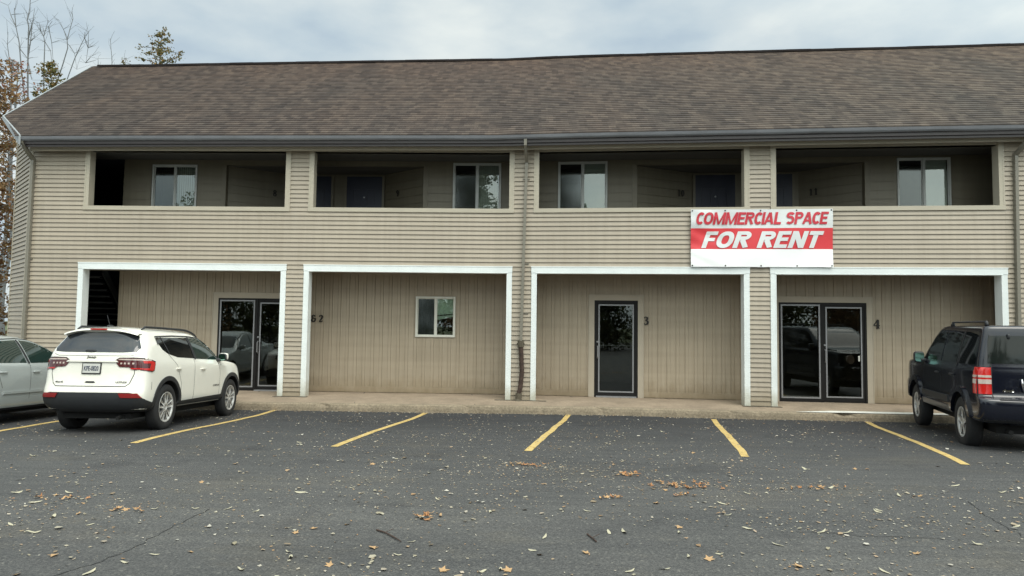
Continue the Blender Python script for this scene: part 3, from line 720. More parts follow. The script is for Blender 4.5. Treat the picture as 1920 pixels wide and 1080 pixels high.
# the square tube's corners lie on its diagonals, so it reads as a rectangular pipe
bm = spout(.70, -.03, -.08); sp = bp('downspout', bm, MT['spout']); sub(sp)
bm = B(); tube(bm, [(.615, -.07, 1.24), (.635, -.075, .9), (.65, -.08, .6), (.62, -.09, .3), (.585, -.10, .12)], .052, 12); bp('flexible_drain', bm, MT['rust'], parent=sp)
bm = B(); tube(bm, [(.615, -.07, 1.30), (.615, -.07, 1.16)], .07, 10); bx(bm, .53, .70, -.035, -.02, 1.22, 1.25); bp('drain_bracket', bm, MT['stonegrey'], parent=sp)
bm = B(); tube(bm, [(.585, -.1, .15), (.58, -.11, .02), (.57, -.13, -.04)], [.07, .065, .085], 10)
bp('drain_coupling', bm, MT['stonegrey'], parent=sp)
bm = spout(10.83, .07, -.04); bp('downspout', bm, MT['spout'])
bm = spout(-10.625, -.01, .0); tube(bm, [(-10.625, -.06, 1.3), (-10.62, -.06, .15)], .055, 4, sq=(1, .8)); bp('downspout', bm, MT['spout'])
# ---------------------------------------------------------------- banner
ban = tag(empty('banner', (5.74, -.6, 3.56)), 'red and white vinyl banner offering commercial space for rent hung on the tan siding', 'banner')
MT['bwhite'] = pbr('banner_white', (.70, .72, .72), .42, var=.03, vs=2)
MT['bblank'] = pbr('banner_blank_white', (.95, .95, .95), .5, var=.01)
MT['bred'] = pbr('banner_red', (.66, .045, .055), .42, var=.06, vs=3)
MT['bredt'] = pbr('banner_letter_red', (.55, .03, .05), .45, var=.15, vs=9)
BX0, BX1, BZ0, BZ1 = 4.275, 7.205, 2.945, 4.195
def ban_y(x, z):
    u, v = (x-BX0)/(BX1-BX0), (z-BZ0)/(BZ1-BZ0)
    w = .012*math.sin(u*17+v*3)*v*(1-v)*2+.010*math.sin(u*7-v*6)+.007*math.sin((u+v)*26)*max(0, 1-u*2.4)
    w += .018*math.exp(-((u-.08)**2*90))*math.sin(v*9)
    return -.075-w
def ban_e(x, z):     # scalloped edges between the grommets
    u = (x-BX0)/(BX1-BX0); s = .005*abs(math.sin(u*math.pi*4))
    v = (z-BZ0)/(BZ1-BZ0); return z-s*(2*v-1)
def ban_fin(o):
    o.parent = ban; o.matrix_parent_inverse = Matrix.Translation(-ban.location); return o
def bmapn(bm):
    for v in bm.verts: v.co = bmap(v.co)
bm = B(); nx, nz = 60, 26; g = []
zs = [BZ0+(BZ1-BZ0)*j/nz for j in range(nz+1)]
zs = sorted(set([z for z in zs if abs(z-3.33) > .02 and abs(z-3.785) > .02]+[3.33, 3.785]))
for z in zs: g.append([bm.verts.new((x, ban_y(x, z), ban_e(x, z))) for x in [BX0+(BX1-BX0)*i/nx for i in range(nx+1)]])
for j in range(len(zs)-1):
    mi = 2 if zs[j] < 3.32 else 1 if zs[j] < 3.78 else 0
    for i in range(nx): bm.faces.new((g[j][i], g[j][i+1], g[j+1][i+1], g[j+1][i])).material_index = mi
thicken(bm, Vector((0, .002, 0))); bmapn(bm)
ban_fin(obj('fabric', bm, [MT['bwhite'], MT['bred'], MT['bblank']], None, smooth=False, auto=R(60)))
def ban_text(s, x0, x1, z0, z1, m, bold, shear):
    bm = block_text(s, bold, shear, .035 if len(s) > 9 else .07)
    for cx_ in [i/48 for i in range(1, 48)]: bmesh.ops.bisect_plane(bm, geom=bm.verts[:]+bm.edges[:]+bm.faces[:], plane_co=(cx_, 0, 0), plane_no=(1, 0, 0))
    for cy_ in (.2, .4, .6, .8): bmesh.ops.bisect_plane(bm, geom=bm.verts[:]+bm.edges[:]+bm.faces[:], plane_co=(0, cy_, 0), plane_no=(0, 1, 0))
    for v in bm.verts:
        x, z = x0+v.co.x*(x1-x0), z0+v.co.y*(z1-z0); v.co = Vector((x, ban_y(x, z)-.011-v.co.z*.5, z))
    bmapn(bm); o = ban_fin(obj('lettering', bm, m, None)); return o
tag(ban_text('COMMERCIAL SPACE', 4.385, 7.125, 3.862, 4.128, MT['bredt'], .215, .20), 'red lettering reading COMMERCIAL SPACE')
tag(ban_text('FOR RENT', 4.49, 7.03, 3.355, 3.715, MT['bwhite'], .235, .30), 'white lettering reading FOR RENT')
for x in (BX0+.03, BX0+.72, BX0+1.46, BX0+2.2, BX1-.03):
    for z in (BZ0+.03, BZ1-.03):
        bm = B(); tube(bm, [(x, ban_y(x, z)-.006, ban_e(x, z)), (x, ban_y(x, z)-.001, ban_e(x, z))], .016, 10); bmapn(bm); ban_fin(obj('grommet', bm, MT['iron'], None))
# ---------------------------------------------------------------- vehicles
MT['tyre'] = pbr('tyre_rubber', (.018, .018, .019), .75, var=.2, vs=20)
MT['cladding'] = pbr('black_plastic_cladding', (.022, .024, .027), .55, var=.1, vs=12)
MT['well'] = pbr('wheel_well', (.006, .006, .006), .9, var=.1)
MT['tint'] = pbr('tinted_glass', (.005, .007, .008), .03, var=0, spec=.5)
MT['tintg'] = pbr('green_tinted_glass', (.012, .030, .027), .03, var=0, spec=.9)
MT['rearg'] = pbr('rear_tinted_glass', (.018, .022, .028), .05, var=.05, spec=.7)
MT['rearg2'] = pbr('dark_rear_glass', (.010, .014, .013), .04, var=.05, spec=.35)
MT['gap'] = pbr('panel_gap', (.02, .02, .02), .7, var=0)
MT['chrome'] = pbr('chrome', (.62, .62, .62), .12, metal=1, var=.02)
MT['rim'] = pbr('alloy_rim', (.58, .57, .55), .32, metal=.45, var=.06)
MT['rimd'] = pbr('brake_disc_dark', (.03, .03, .03), .6, var=.1)  # even dark base colour of the disc behind the spokes
MT['red'] = pbr('red_lamp_lens', (.55, .015, .012), .12, var=.1, vs=30, coat=.6)
MT['dred'] = pbr('dark_red_lamp_lens', (.085, .018, .02), .1, var=.2, vs=40, coat=.6)
MT['mred'] = pbr('reflector_red', (.22, .015, .015), .2, var=.1, vs=30)
MT['clear'] = pbr('clear_lamp_lens', (.55, .45, .40), .12, var=.15, vs=50, coat=.6)
MT['mirr'] = pbr('mirror_glass', (.35, .62, .52), .03, metal=1, var=0)
MT['plate'] = pbr('licence_plate_white', (.55, .55, .52), .5, var=.05)
MT['ptext'] = pbr('plate_text', (.03, .04, .08), .5, var=0)
def paint(name, col, met=0, rough=.3, coat=1):
    m = pbr(name, col, rough, metal=met, var=.02, coat=coat); 
    return m
def body_mesh(rows, levels=2):
    bm = B(); loops = []
    K1, M1, K3 = 8, 22, 8
    for (z, xr, xf, w, Lr, Lf, nr, nf, *ex) in rows:
        zr = ex[0] if ex else 0        # z lift towards the rear (belt rising)
        half = []
        for i in range(K1+1):
            th = (i/K1)**1.0*math.pi/2; s, c = math.sin(th), math.cos(th)
            half.append((xr+Lr*(1-c**(2/nr)) if i < K1 else xr+Lr, w*(s**(2/nr) if i else 0)))
        a, b = xr+Lr, xf-Lf
        for i in range(1, M1): half.append((a+(b-a)*i/M1, w*(1+.0*math.sin(math.pi*i/M1))))
        for i in range(K3+1):
            th = math.pi/2*(1-i/K3); s, c = math.sin(th), math.cos(th)
            half.append((xf-Lf*(1-max(c, 0)**(2/nf)) if i else b, w*(max(s, 0)**(2/nf) if i < K3 else 0)))
        full = half+[(x, -y) for x, y in half[-2:0:-1]]
        loops.append([bm.verts.new((x, y, z+zr*max(0, min(1, (.6-x)/2.6)))) for x, y in full])
    n = len(loops[0])
    for a, b in zip(loops, loops[1:]):
        for k in range(n): bm.faces.new((a[k], a[(k+1) % n], b[(k+1) % n], b[k]))
    h = n//2
    for lp, fl in ((loops[0], 1), (loops[-1], 0)):
        for k in range(h):
            q = [lp[k], lp[k+1], lp[(n-k-1) % n], lp[(n-k) % n]]
            u = []
            for v in q:
                if v not in u: u.append(v)
            if len(u) > 2: bm.faces.new(u[::-1] if not fl else u)
    bmesh.ops.recalc_face_normals(bm, faces=bm.faces[:])
    me = bpy.data.meshes.new('b'); bm.to_mesh(me); bm.free()
    o = bpy.data.objects.new('b', me); COL.objects.link(o)
    s = o.modifiers.new('s', 'SUBSURF'); s.levels = s.render_levels = levels
    dg = bpy.context.evaluated_depsgraph_get(); dg.update()
    me2 = bpy.data.meshes.new_from_object(o.evaluated_get(dg)); bpy.data.objects.remove(o)
    return me2
class Car:
    def __init__(s, name, label, cat, rows, paintm, axles, rwell, track, loc, rz, group=None):
        s.root = tag(empty(name, loc, rz), label, cat, group)
        me = body_mesh(rows); bm = B(); bm.from_mesh(me); s.bvh = BVHTree.FromBMesh(bm); bm.free()
        bo = bpy.data.objects.new('body', me); COL.objects.link(bo)
        me.materials.append(paintm); me.materials.append(MT['well'])
        cut = B()
        for ax in axles:
            for sd in (-1, 1):
                r = bmesh.ops.create_cone(cut, cap_ends=True, segments=56, radius1=rwell, radius2=rwell, depth=.6, matrix=Matrix.Translation((ax, sd*(track+.12), s_zc(axles, rwell)))@Matrix.Rotation(R(90), 4, 'X'))
        cm = bpy.data.meshes.new('c'); cut.to_mesh(cm); cut.free(); co = bpy.data.objects.new('c', cm); COL.objects.link(co)
        md = bo.modifiers.new('b', 'BOOLEAN'); md.operation = 'DIFFERENCE'; md.object = co; md.solver = 'EXACT'
        dg = bpy.context.evaluated_depsgraph_get(); dg.update()
        m2 = bpy.data.meshes.new_from_object(bo.evaluated_get(dg))
        bpy.data.objects.remove(bo); bpy.data.objects.remove(co)
        zc = s_zc(axles, rwell)
        bo = bpy.data.objects.new('body', m2); COL.objects.link(bo); bo.parent = s.root
        m2.materials.clear(); m2.materials.append(paintm); m2.materials.append(MT['well'])
        for p in m2.polygons:
            p.use_smooth = True; c = p.center
            d = min(math.hypot(c.x-ax, c.z-zc) for ax in axles)
            if d < rwell-.004 and abs(c.y) < track-.12 or abs(d-rwell) < .006 and abs(p.normal.y) < .6: p.material_index = 1; p.use_smooth = False
            elif c.z < .36 and p.normal.z < -.7: p.material_index = 1
            else: p.material_index = 0
        s.body = bo
    def hit(s, view, a, b, off=0):
        V = {'R': (Vector((a, -3, b)), Vector((0, 1, 0))), 'L': (Vector((a, 3, b)), Vector((0, -1, 0))), 'B': (Vector((-4, a, b)), Vector((1, 0, 0))), 'F': (Vector((4, a, b)), Vector((-1, 0, 0))), 'T': (Vector((a, b, 4)), Vector((0, 0, -1)))}[view]
        o, d = V
        h = s.bvh.ray_cast(o, d)
        if h[0] is None:
            q = s.bvh.find_nearest(o+d*(3 if view in 'RL' else 2)); p = q[0].copy()
            return p-d*off, d
        return h[0]-d*off, d
    def patch_bm(s, bm, polys, off=.004, th=.012, grid=.06):
        for view, poly in polys:
            t = B(); t.faces.new([t.verts.new((a, b, 0)) for a, b in poly])
            A = [p[0] for p in poly]; Bb = [p[1] for p in poly]
            for lo, hi, no in ((min(A), max(A), (1, 0, 0)), (min(Bb), max(Bb), (0, 1, 0))):
                k = max(1, int((hi-lo)/grid)+1)
                for i in range(1, k):
                    c = lo+(hi-lo)*i/k
                    bmesh.ops.bisect_plane(t, geom=t.verts[:]+t.edges[:]+t.faces[:], plane_co=(c, c, 0), plane_no=no, dist=1e-5)
            bmesh.ops.triangulate(t, faces=t.faces[:])
            d = None
            for v in t.verts: v.co, d = s.hit(view, v.co.x, v.co.y, off)
            be = [e for e in t.edges if len(e.link_faces) == 1]
            r = bmesh.ops.extrude_edge_only(t, edges=be)
            bmesh.ops.translate(t, verts=[g for g in r['geom'] if isinstance(g, bmesh.types.BMVert)], vec=d*(off+th))
            mt = bpy.data.meshes.new('t'); t.to_mesh(mt); t.free(); bm.from_mesh(mt); bpy.data.meshes.remove(mt)
    def patch(s, name, polys, m, off=.004, th=.012, grid=.06, parent=None, label=None):
        bm = B(); s.patch_bm(bm, polys, off, th, grid); o = obj(name, bm, m, parent or s.root, auto=R(50))
        if label: o['label'] = label
        return o
    def ribbon(s, name, view, pts, w=.008, m=None, off=.0025, close=False, parent=None):
        bm = B(); s.ribbon_bm(bm, view, pts, w, off, close); return obj(name, bm, m or MT['gap'], parent or s.root)
    def ribbon_bm(s, bm, view, pts, w=.008, off=.0025, close=False):
        P = [Vector(p) for p in pts]
        if close: P.append(P[0])
        Q = []
        for a, b in zip(P, P[1:]):
            n = max(1, int((b-a).length/.04)); Q += [a.lerp(b, i/n) for i in range(n)]
        Q.append(P[-1]); pr = None
        for i, p in enumerate(Q):
            t = (Q[min(i+1, len(Q)-1)]-Q[max(i-1, 0)]).normalized(); n = Vector((-t.y, t.x))*w/2
            a, _ = s.hit(view, p.x+n.x, p.y+n.y, off); b, _ = s.hit(view, p.x-n.x, p.y-n.y, off)
            cur = (bm.verts.new(a), bm.verts.new(b))
            if pr: bm.faces.new((pr[0], pr[1], cur[1], cur[0]))
            pr = cur
    def text(s, name, txt, view, a0, a1, b0, b1, m, bold=.02, shear=0, off=.008, parent=None):
        bm = text_mesh(txt, bold, shear); bmesh.ops.triangulate(bm, faces=bm.faces[:])
        for v in bm.verts: v.co, _ = s.hit(view, a0+v.co.x*(a1-a0), b0+v.co.y*(b1-b0), off)
        return obj(name, bm, m, parent or s.root)
def s_zc(axles, rwell): return WR
WR = .35
def arc(cx, cz, r, a0, a1, n=18): return [(cx+r*math.cos(R(a0+(a1-a0)*i/n)), cz+r*math.sin(R(a0+(a1-a0)*i/n))) for i in range(n+1)]
def lathe(bm, prof, seg, sd, mi=0):
    rings = []
    for (y, r) in prof: rings.append([bm.verts.new((r*math.cos(2*math.pi*k/seg), y*sd, r*math.sin(2*math.pi*k/seg))) for k in range(seg)])
    for a, b in zip(rings, rings[1:]):
        for k in range(seg): bm.faces.new((a[k], a[(k+1) % seg], b[(k+1) % seg], b[k])).material_index = mi
def wheel(car, x, sd, yout, r, rim, style, name='wheel', wid=.225):
    w = empty(name, (x, sd*yout, r)); w.parent = car.root
    # y=0 outer face, negative inside (before side flip)
    bm = B(); lathe(bm, [(-.02, rim), (-.006, rim+.02), (-.003, rim+.05), (-.008, r-.035), (-.025, r-.010), (-.05, r), (-wid+.05, r), (-wid+.02, r-.012), (-wid, r-.05), (-wid, rim)], 48, sd)
    obj('tyre', bm, MT['tyre'], w, auto=R(50))
    bm = B()
    lathe(bm, [(-.035, rim-.025), (-.015, rim-.012), (-.012, rim+.002), (-.03, rim+.004)], 48, sd)
    lathe(bm, [(-.035, rim-.02), (-.16, rim-.04)], 48, sd)
    n = 5
    for k in range(n):
        a = 2*math.pi*k/n+.3
        Rm = Matrix.Rotation(-a*1, 4, 'Y')
        if style == 'double':
            for q in (-1, 1):
                pts = [(.05, q*.018-.016), (.05, q*.018+.018), (rim-.018, q*.050+.028), (rim-.018, q*.050-.024)]
                f = [bm.verts.new(Rm @ Vector((px, sd*(-.030 if i < 2 else -.020), pz))) for i, (px, pz) in enumerate(pts)]
                g = [bm.verts.new(v.co+Vector((0, -sd*.035, 0))) for v in f]
                bm.faces.new(f)
                for i in range(4): bm.faces.new((f[i], f[(i+1) % 4], g[(i+1) % 4], g[i]))
        else:
            pts = [(.04, -.035), (.04, .035), (rim-.015, .046), (rim-.015, -.046)]
            f = [bm.verts.new(Rm @ Vector((px, sd*(-.030 if i < 2 else -.022), pz))) for i, (px, pz) in enumerate(pts)]
            g = [bm.verts.new(v.co+Vector((0, -sd*.035, 0))) for v in f]
            bm.faces.new(f)
            for i in range(4): bm.faces.new((f[i], f[(i+1) % 4], g[(i+1) % 4], g[i]))
    lathe(bm, [(-.03, .075), (-.022, .06), (-.020, .035), (-.026, .034), (-.026, .0001)], 24, sd)
    obj('rim', bm, MT['rim'], w, auto=R(35))
    bm = B(); lathe(bm, [(-.10, rim-.03), (-.10, .0001)], 32, sd); lathe(bm, [(-.06, rim-.07), (-.085, rim-.07)], 32, sd); lathe(bm, [(-.06, rim-.07), (-.06, .03)], 32, sd)
    obj('brake_disc', bm, MT['rimd'], w)
    return w
def rblob(bm, c, sx, sy, sz, p=4, T=None, n=7):   # rounded box
    t = B()
    for ax in range(3):
        for sg in (-1, 1):
            g = []
            for i in range(n):
                row = []
                for j in range(n):
                    q = [0, 0, 0]; q[ax] = sg; q[(ax+1) % 3] = -1+2*i/(n-1); q[(ax+2) % 3] = -1+2*j/(n-1)
                    l = (abs(q[0])**p+abs(q[1])**p+abs(q[2])**p)**(1/p); row.append(t.verts.new((q[0]/l*sx, q[1]/l*sy, q[2]/l*sz)))
                g.append(row)
            for i in range(n-1):
                for j in range(n-1):
                    f = (g[i][j], g[i+1][j], g[i+1][j+1], g[i][j+1]); t.faces.new(f if sg > 0 else f[::-1])
    bmesh.ops.remove_doubles(t, verts=t.verts[:], dist=1e-6)
    for v in t.verts: v.co = (T @ v.co if T else v.co)+Vector(c)
    mt = bpy.data.meshes.new('t'); t.to_mesh(mt); t.free(); bm.from_mesh(mt); bpy.data.meshes.remove(mt)
def mirror(car, sd, x, y, z, m, size=(.10, .11, .085)):
    bm = B(); rblob(bm, (x, sd*(y+.10), z), size[0], size[1], size[2], 4)
    bm2 = B(); rblob(bm2, (x-.03, sd*y, z-.05), .05, .09, .03, 3)
    o = obj('side_mirror', bm, m, car.root, smooth=True)
    obj('mirror_arm', bm2, MT['cladding'], o, smooth=True)
    bm = B(); pts = []
    for i in range(20):
        a = 2*math.pi*i/20; c, s_ = math.cos(a), math.sin(a)
        pts.append((x-size[0]-.003, sd*(y+.10)+size[1]*.82*math.copysign(abs(c)**.5, c), z+size[2]*.80*math.copysign(abs(s_)**.5, s_)))
    bm.faces.new([bm.verts.new(p) for p in pts]); obj('mirror_glass', bm, MT['mirr'], o)
def handles(car, view, spots, m, w=.17):
    sd = -1 if view == 'R' else 1
    for x, z in spots:
        bm = B(); p, _ = car.hit(view, x, z)
        rblob(bm, (p.x, p.y+sd*.022, p.z), w/2, .014, .015, 4); 
        for q in (-1, 1): rblob(bm, (p.x+q*w*.38, p.y+sd*.01, p.z), .015, .018, .012, 3)
        obj('door_handle', bm, m, car.root, smooth=True)
# ---- white SUV -----------------------------------------------------------
WHITE = paint('cream_white_paint', (.85, .832, .75))
WR = .362
rw = [  # z, xr, xf, w, Lr, Lf, nr, nf, rear lift
 (.30, -1.95, 2.02, .76, .35, .5, 3, 2.6), (.34, -2.07, 2.10, .84, .32, .5, 3.4, 2.6), (.43, -2.15, 2.15, .895, .32, .55, 3.6, 2.6), (.56, -2.19, 2.18, .905, .32, .6, 3.6, 2.6),
 (.64, -2.18, 2.18, .905, .32, .6, 3.6, 2.6), (.74, -2.155, 2.16, .905, .32, .6, 3.4, 2.5), (.88, -2.13, 2.13, .905, .30, .62, 3.4, 2.4), (.985, -2.125, 2.06, .90, .30, .62, 3.4, 2.3, .03),
 (1.03, -2.12, 1.95, .885, .29, .60, 3.4, 2.2, .06), (1.06, -2.115, 1.60, .862, .28, .45, 3.4, 2.4, .10), (1.09, -2.10, 1.16, .845, .28, .35, 3.4, 2.8, .12),
 (1.12, -2.09, .98, .835, .27, .30, 3.4, 3, .12), (1.26, -2.02, .78, .790, .25, .28, 3.4, 3, .08), (1.40, -1.94, .52, .725, .25, .28, 3.4, 3, .05), (1.50, -1.93, .28, .672, .26, .30, 3.2, 3, .025),
 (1.555, -1.92, .10, .62, .28, .32, 3, 3, .01), (1.595, -1.80, -.10, .52, .30, .35, 3, 3), (1.62, -1.62, -.30, .34, .3, .3, 2.6, 2.6), (1.63, -1.5, -.5, .12, .3, .3, 2, 2)]
wc = Car('white_suv', 'cream white compact suv parked nose in left of the shopfronts, seen from behind', 'car', rw, WHITE, (-1.318, 1.318), .425, .90, (-5.78, -3.25, -.14), R(91.0), None)
wc.root.location = (-5.755, -3.20, -.145); wc.root.scale = (.925, .86, .995); wc.root.rotation_euler = (0, R(2.5), R(91.5))
FW, RW_ = 1.318, -1.318
for v in 'RL':
    wc.patch('rear_door_window', [(v, [(-1.52, 1.385), (-1.50, 1.46), (-.38, 1.485), (-.30, 1.13), (-.95, 1.15), (-1.28, 1.21), (-1.42, 1.27)])], MT['tint'])
    wc.patch('front_door_window', [(v, [(-.33, 1.487), (.10, 1.475), (.45, 1.36), (.72, 1.22), (.86, 1.115), (.55, 1.105), (-.25, 1.125)])], MT['tintg'], off=.005)
    wc.ribbon('window_surround', v, [(-1.53, 1.34), (-1.53, 1.475), (-.9, 1.503), (-.35, 1.508), (.12, 1.49), (.48, 1.37), (.78, 1.22), (.93, 1.10)], .02, MT['cladding'], off=.008)
    wc.ribbon('window_pillar_strip', v, [(-.365, 1.49), (-.27, 1.12)], .09, MT['cladding'], off=.009)
    wc.ribbon('window_divider', v, [(-1.35, 1.47), (-1.22, 1.20)], .03, MT['cladding'], off=.008)
    wc.patch('sill_cladding', [(v, [(-.98, .27), (-.98, .36), (-.91, .43), (.90, .46), (.97, .38), (.97, .27)])], MT['cladding'], off=.012)
    for ax in (RW_, FW):
        o_, i_ = arc(ax, WR, .492, -14, 194, 26), arc(ax, WR, .422, -12, 192, 26)
        wc.patch('arch_flare', [(v, o_+i_[::-1])], MT['cladding'], off=.016, grid=.2)
    bm = B()
    wc.ribbon_bm(bm, v, [(-.34, 1.12), (-.36, .95), (-.37, .50), (-.37, .42)]); wc.ribbon_bm(bm, v, [(.66, 1.10), (.74, .85), (.72, .46)]); wc.ribbon_bm(bm, v, [(-1.26, 1.2), (-1.02, 1.02), (-.86, .72), (-.86, .60)]); wc.ribbon_bm(bm, v, [(-1.86, .78), (-1.86, .66)])
    obj('door_seams', bm, MT['gap'], wc.root)
    wc.text('door_badge', 'COMPASS' if v == 'R' else 'COMPASS', v, *((.42, .70) if v == 'R' else (.70, .42)), .62, .65, MT['gap'], .03)
    handles(wc, v, [(-.98, .965), (-.03, .945)], WHITE)
    wc.patch('front_bumper_corner', [(v, [(1.80, .27), (1.80, .40), (2.0, .47), (2.10, .45), (2.10, .28)])], MT['cladding'], off=.01)
wc.patch('rear_window', [('B', [(-.71, 1.235), (-.74, 1.29), (-.615, 1.49), (-.35, 1.525), (.35, 1.525), (.615, 1.49), (.74, 1.29), (.71, 1.235), (.5, 1.222), (-.5, 1.222)])], MT['rearg'], off=.006)
# spoiler over the rear window
bm = B()
n = 16
for i in range(n):
    a, b = -.655+1.31*i/n, -.655+1.31*(i+1)/n
    def spl(y): 
        e = 1-abs(y/.655)**3; zt = 1.578-.075*(abs(y)/.655)**2.6; return [(-1.70, y, zt+.020+.012*e), (-1.94-.06*e, y, zt), (-1.95-.06*e, y, zt-.022), (-1.84, y, zt-.05)]
    A_, B_ = spl(a), spl(b)
    for (p, q), (r_, t_) in zip(zip(A_, B_), list(zip(A_, B_))[1:]): quad(bm, (p, q, t_, r_))
bmesh.ops.remove_doubles(bm, verts=bm.verts[:], dist=1e-4)
sp = obj('roof_spoiler', bm, WHITE, wc.root, auto=R(50))
bm = B(); bx(bm, -2.032, -2.0, -.14, .14, 1.561, 1.578); obj('high_brake_light', bm, MT['red'], sp)
# tail lamps
for sd in (-1, 1):
    vv = 'R' if sd < 0 else 'L'
    t = wc.patch('tail_lamp', [('B', [(sd*.40, 1.10), (sd*.46, 1.13), (sd*.70, 1.135), (sd*.885, 1.125), (sd*.885, .965), (sd*.70, .965), (sd*.62, 1.0), (sd*.47, 1.005), (sd*.415, 1.06)]),
                              (vv, [(-2.08, 1.125), (-1.86, 1.115), (-1.76, 1.09), (-1.81, .95), (-1.86, .93), (-2.08, .955)])], MT['dred'], off=.012)
    wc.patch('lamp_band', [(vv, [(-2.07, 1.10), (-1.87, 1.095), (-1.785, 1.075), (-1.83, .96), (-1.88, .945), (-2.07, .965), (-2.07, .985), (-1.93, .985), (-1.90, 1.06), (-2.07, 1.06)]), ('B', [(sd*.66, .972), (sd*.66, .99), (sd*.86, .985), (sd*.86, .97)])], MT['red'], off=.018, parent=t)
    wc.patch('lamp_top', [('B', [(sd*.44, 1.108), (sd*.47, 1.125), (sd*.86, 1.122), (sd*.86, 1.103)]), (vv, [(-2.07, 1.118), (-1.88, 1.108), (-1.88, 1.096), (-2.07, 1.10)])], MT['clear'], off=.019, parent=t)
    for q in (.50, .56, .62, .69): wc.patch('lamp_spot', [('B', [(sd*q-.014, 1.045), (sd*q-.014, 1.07), (sd*q+.014, 1.07), (sd*q+.014, 1.045)])], MT['clear'], off=.018, parent=t)
    wc.ribbon('lamp_rim', 'B', [(sd*.40, 1.10), (sd*.46, 1.137), (sd*.70, 1.142), (sd*.86, 1.132)], .012, MT['gap'], off=.014, parent=t)
    wc.patch('bumper_reflector', [('B', [(sd*.52, .615), (sd*.80, .615), (sd*.86, .545), (sd*.56, .55)])], MT['mred'], off=.03)
bm = B()
wc.ribbon_bm(bm, 'B', [(-.71, 1.0), (-.715, .90), (-.66, .76), (-.60, .715), (.60, .715), (.66, .76), (.715, .90), (.71, 1.0)], .011)
wc.ribbon_bm(bm, 'B', [(-.76, 1.235), (-.70, 1.19), (-.62, 1.17), (.62, 1.17), (.70, 1.19), (.76, 1.235)], .006)
obj('tailgate_seam', bm, MT['gap'], wc.root)
wc.patch('tailgate_ledge', [('B', [(-.45, 1.075), (-.42, 1.10), (.42, 1.10), (.45, 1.075)])], WHITE, off=.022, th=.03)
wc.patch('rear_bumper', [('B', [(-.80, .33), (-.89, .42), (-.905, .52), (-.84, .555), (-.80, .60), (-.68, .625), (.68, .625), (.80, .60), (.84, .555), (.905, .52), (.89, .42), (.80, .33)]),
                          ('R', [(-2.12, .34), (-2.14, .555), (-1.95, .50), (-1.78, .46), (-1.74, .36), (-1.78, .33)]), ('L', [(-2.12, .34), (-2.14, .555), (-1.95, .50), (-1.78, .46), (-1.74, .36), (-1.78, .33)])], MT['cladding'], off=.014)
wc.patch('licence_plate_frame', [('B', [(-.165, .895), (-.165, 1.065), (.165, 1.065), (.165, .895)])], MT['gap'], off=.014)
pl_ = wc.patch('licence_plate', [('B', [(-.148, .912), (-.148, 1.05), (.148, 1.05), (.148, .912)])], MT['plate'], off=.018)
wc.text('plate_lettering', 'KPE-0820', 'B', .125, -.125, .945, 1.015, MT['ptext'], .02, off=.022, parent=pl_)
wc.text('tailgate_badge', 'Jeep', 'B', .105, -.06, 1.125, 1.165, MT['gap'], .03, off=.010)
wc.text('tailgate_badge', '4x4', 'B', .62, .47, .765, .79, MT['gap'], .03, off=.010)
wc.text('tailgate_badge', 'LATITUDE', 'B', -.44, -.62, .765, .79, MT['gap'], .03, off=.010)
wc.patch('tailgate_handle', [('B', [(-.09, .772), (-.06, .79), (.07, .79), (.09, .772), (.06, .765), (-.06, .765)])], MT['gap'], off=.006)
bm = B(); tube(bm, [(-2.04, .10, 1.245), (-2.06, .0, 1.25), (-2.05, -.22, 1.245)], [.018, .022, .008], 8); rblob(bm, (-2.08, .06, 1.24), .03, .10, .022, 3); obj('rear_wiper', bm, MT['cladding'], wc.root, smooth=True)
for sd in (-1, 1):
    bm = B()
    zt = lambda x: wc.hit('T', x, sd*.56)[0].z
    xs = [-1.62+i*.15 for i in range(13)]
    tube(bm, [(xs[0]-.10, sd*.575, zt(xs[0])+.0)]+[(x, sd*.575, zt(x)+.038+.006*math.sin((x+1.6)*1.9)) for x in xs]+[(xs[-1]+.12, sd*.575, zt(xs[-1]+.1))], [.012]+[.020]*len(xs)+[.012], 8)
    obj('roof_rail', bm, MT['cladding'], wc.root, smooth=True)
    mirror(wc, sd, .72, .86, 1.15, WHITE if False else MT['cladding'], (.06, .09, .07))
    bm = B(); rblob(bm, (.74, sd*.965, 1.162), .055, .094, .066, 4); obj('mirror_cap', bm, WHITE, wc.root, smooth=True)
bm = B(); rblob(bm, (-1.55, .10, wc.hit('T', -1.55, .1)[0].z+.008), .07, .035, .018, 3); tube(bm, [(-1.56, .10, 1.63), (-1.66, .10, 1.80)], [.007, .004], 6); obj('roof_aerial', bm, MT['cladding'], wc.root, smooth=True)
# front
for sd in (-1, 1): wc.patch('headlamp', [('F', [(sd*.45, .90), (sd*.50, .975), (sd*.82, .975), (sd*.80, .90)])], MT['clear'], off=.006)
wc.patch('grille', [('F', [(-.42, .86), (-.42, .96), (.42, .96), (.42, .86)])], MT['gap'], off=.006)
wc.patch('front_bumper', [('F', [(-.75, .28), (-.80, .52), (-.5, .62), (.5, .62), (.80, .52), (.75, .28)])], MT['cladding'], off=.01)
wc.patch('windscreen', [('F', [(-.72, 1.13), (-.58, 1.48), (0, 1.52), (.58, 1.48), (.72, 1.13)])], MT['tint'], off=.004)
for ax in (RW_, FW):
    for sd in (-1, 1): wheel(wc, ax, sd, .905, WR, .238, 'double')
bm = B(); tube(bm, [(-2.05, -.45, .24), (-1.7, -.45, .26)], .03, 10); bx(bm, -1.9, 1.8, -.6, .6, .22, .30); bx(bm, -1.42, -1.2, -.75, .75, .28, .38); bx(bm, 1.2, 1.42, -.75, .75, .28, .38); obj('underbody', bm, MT['well'], wc.root)
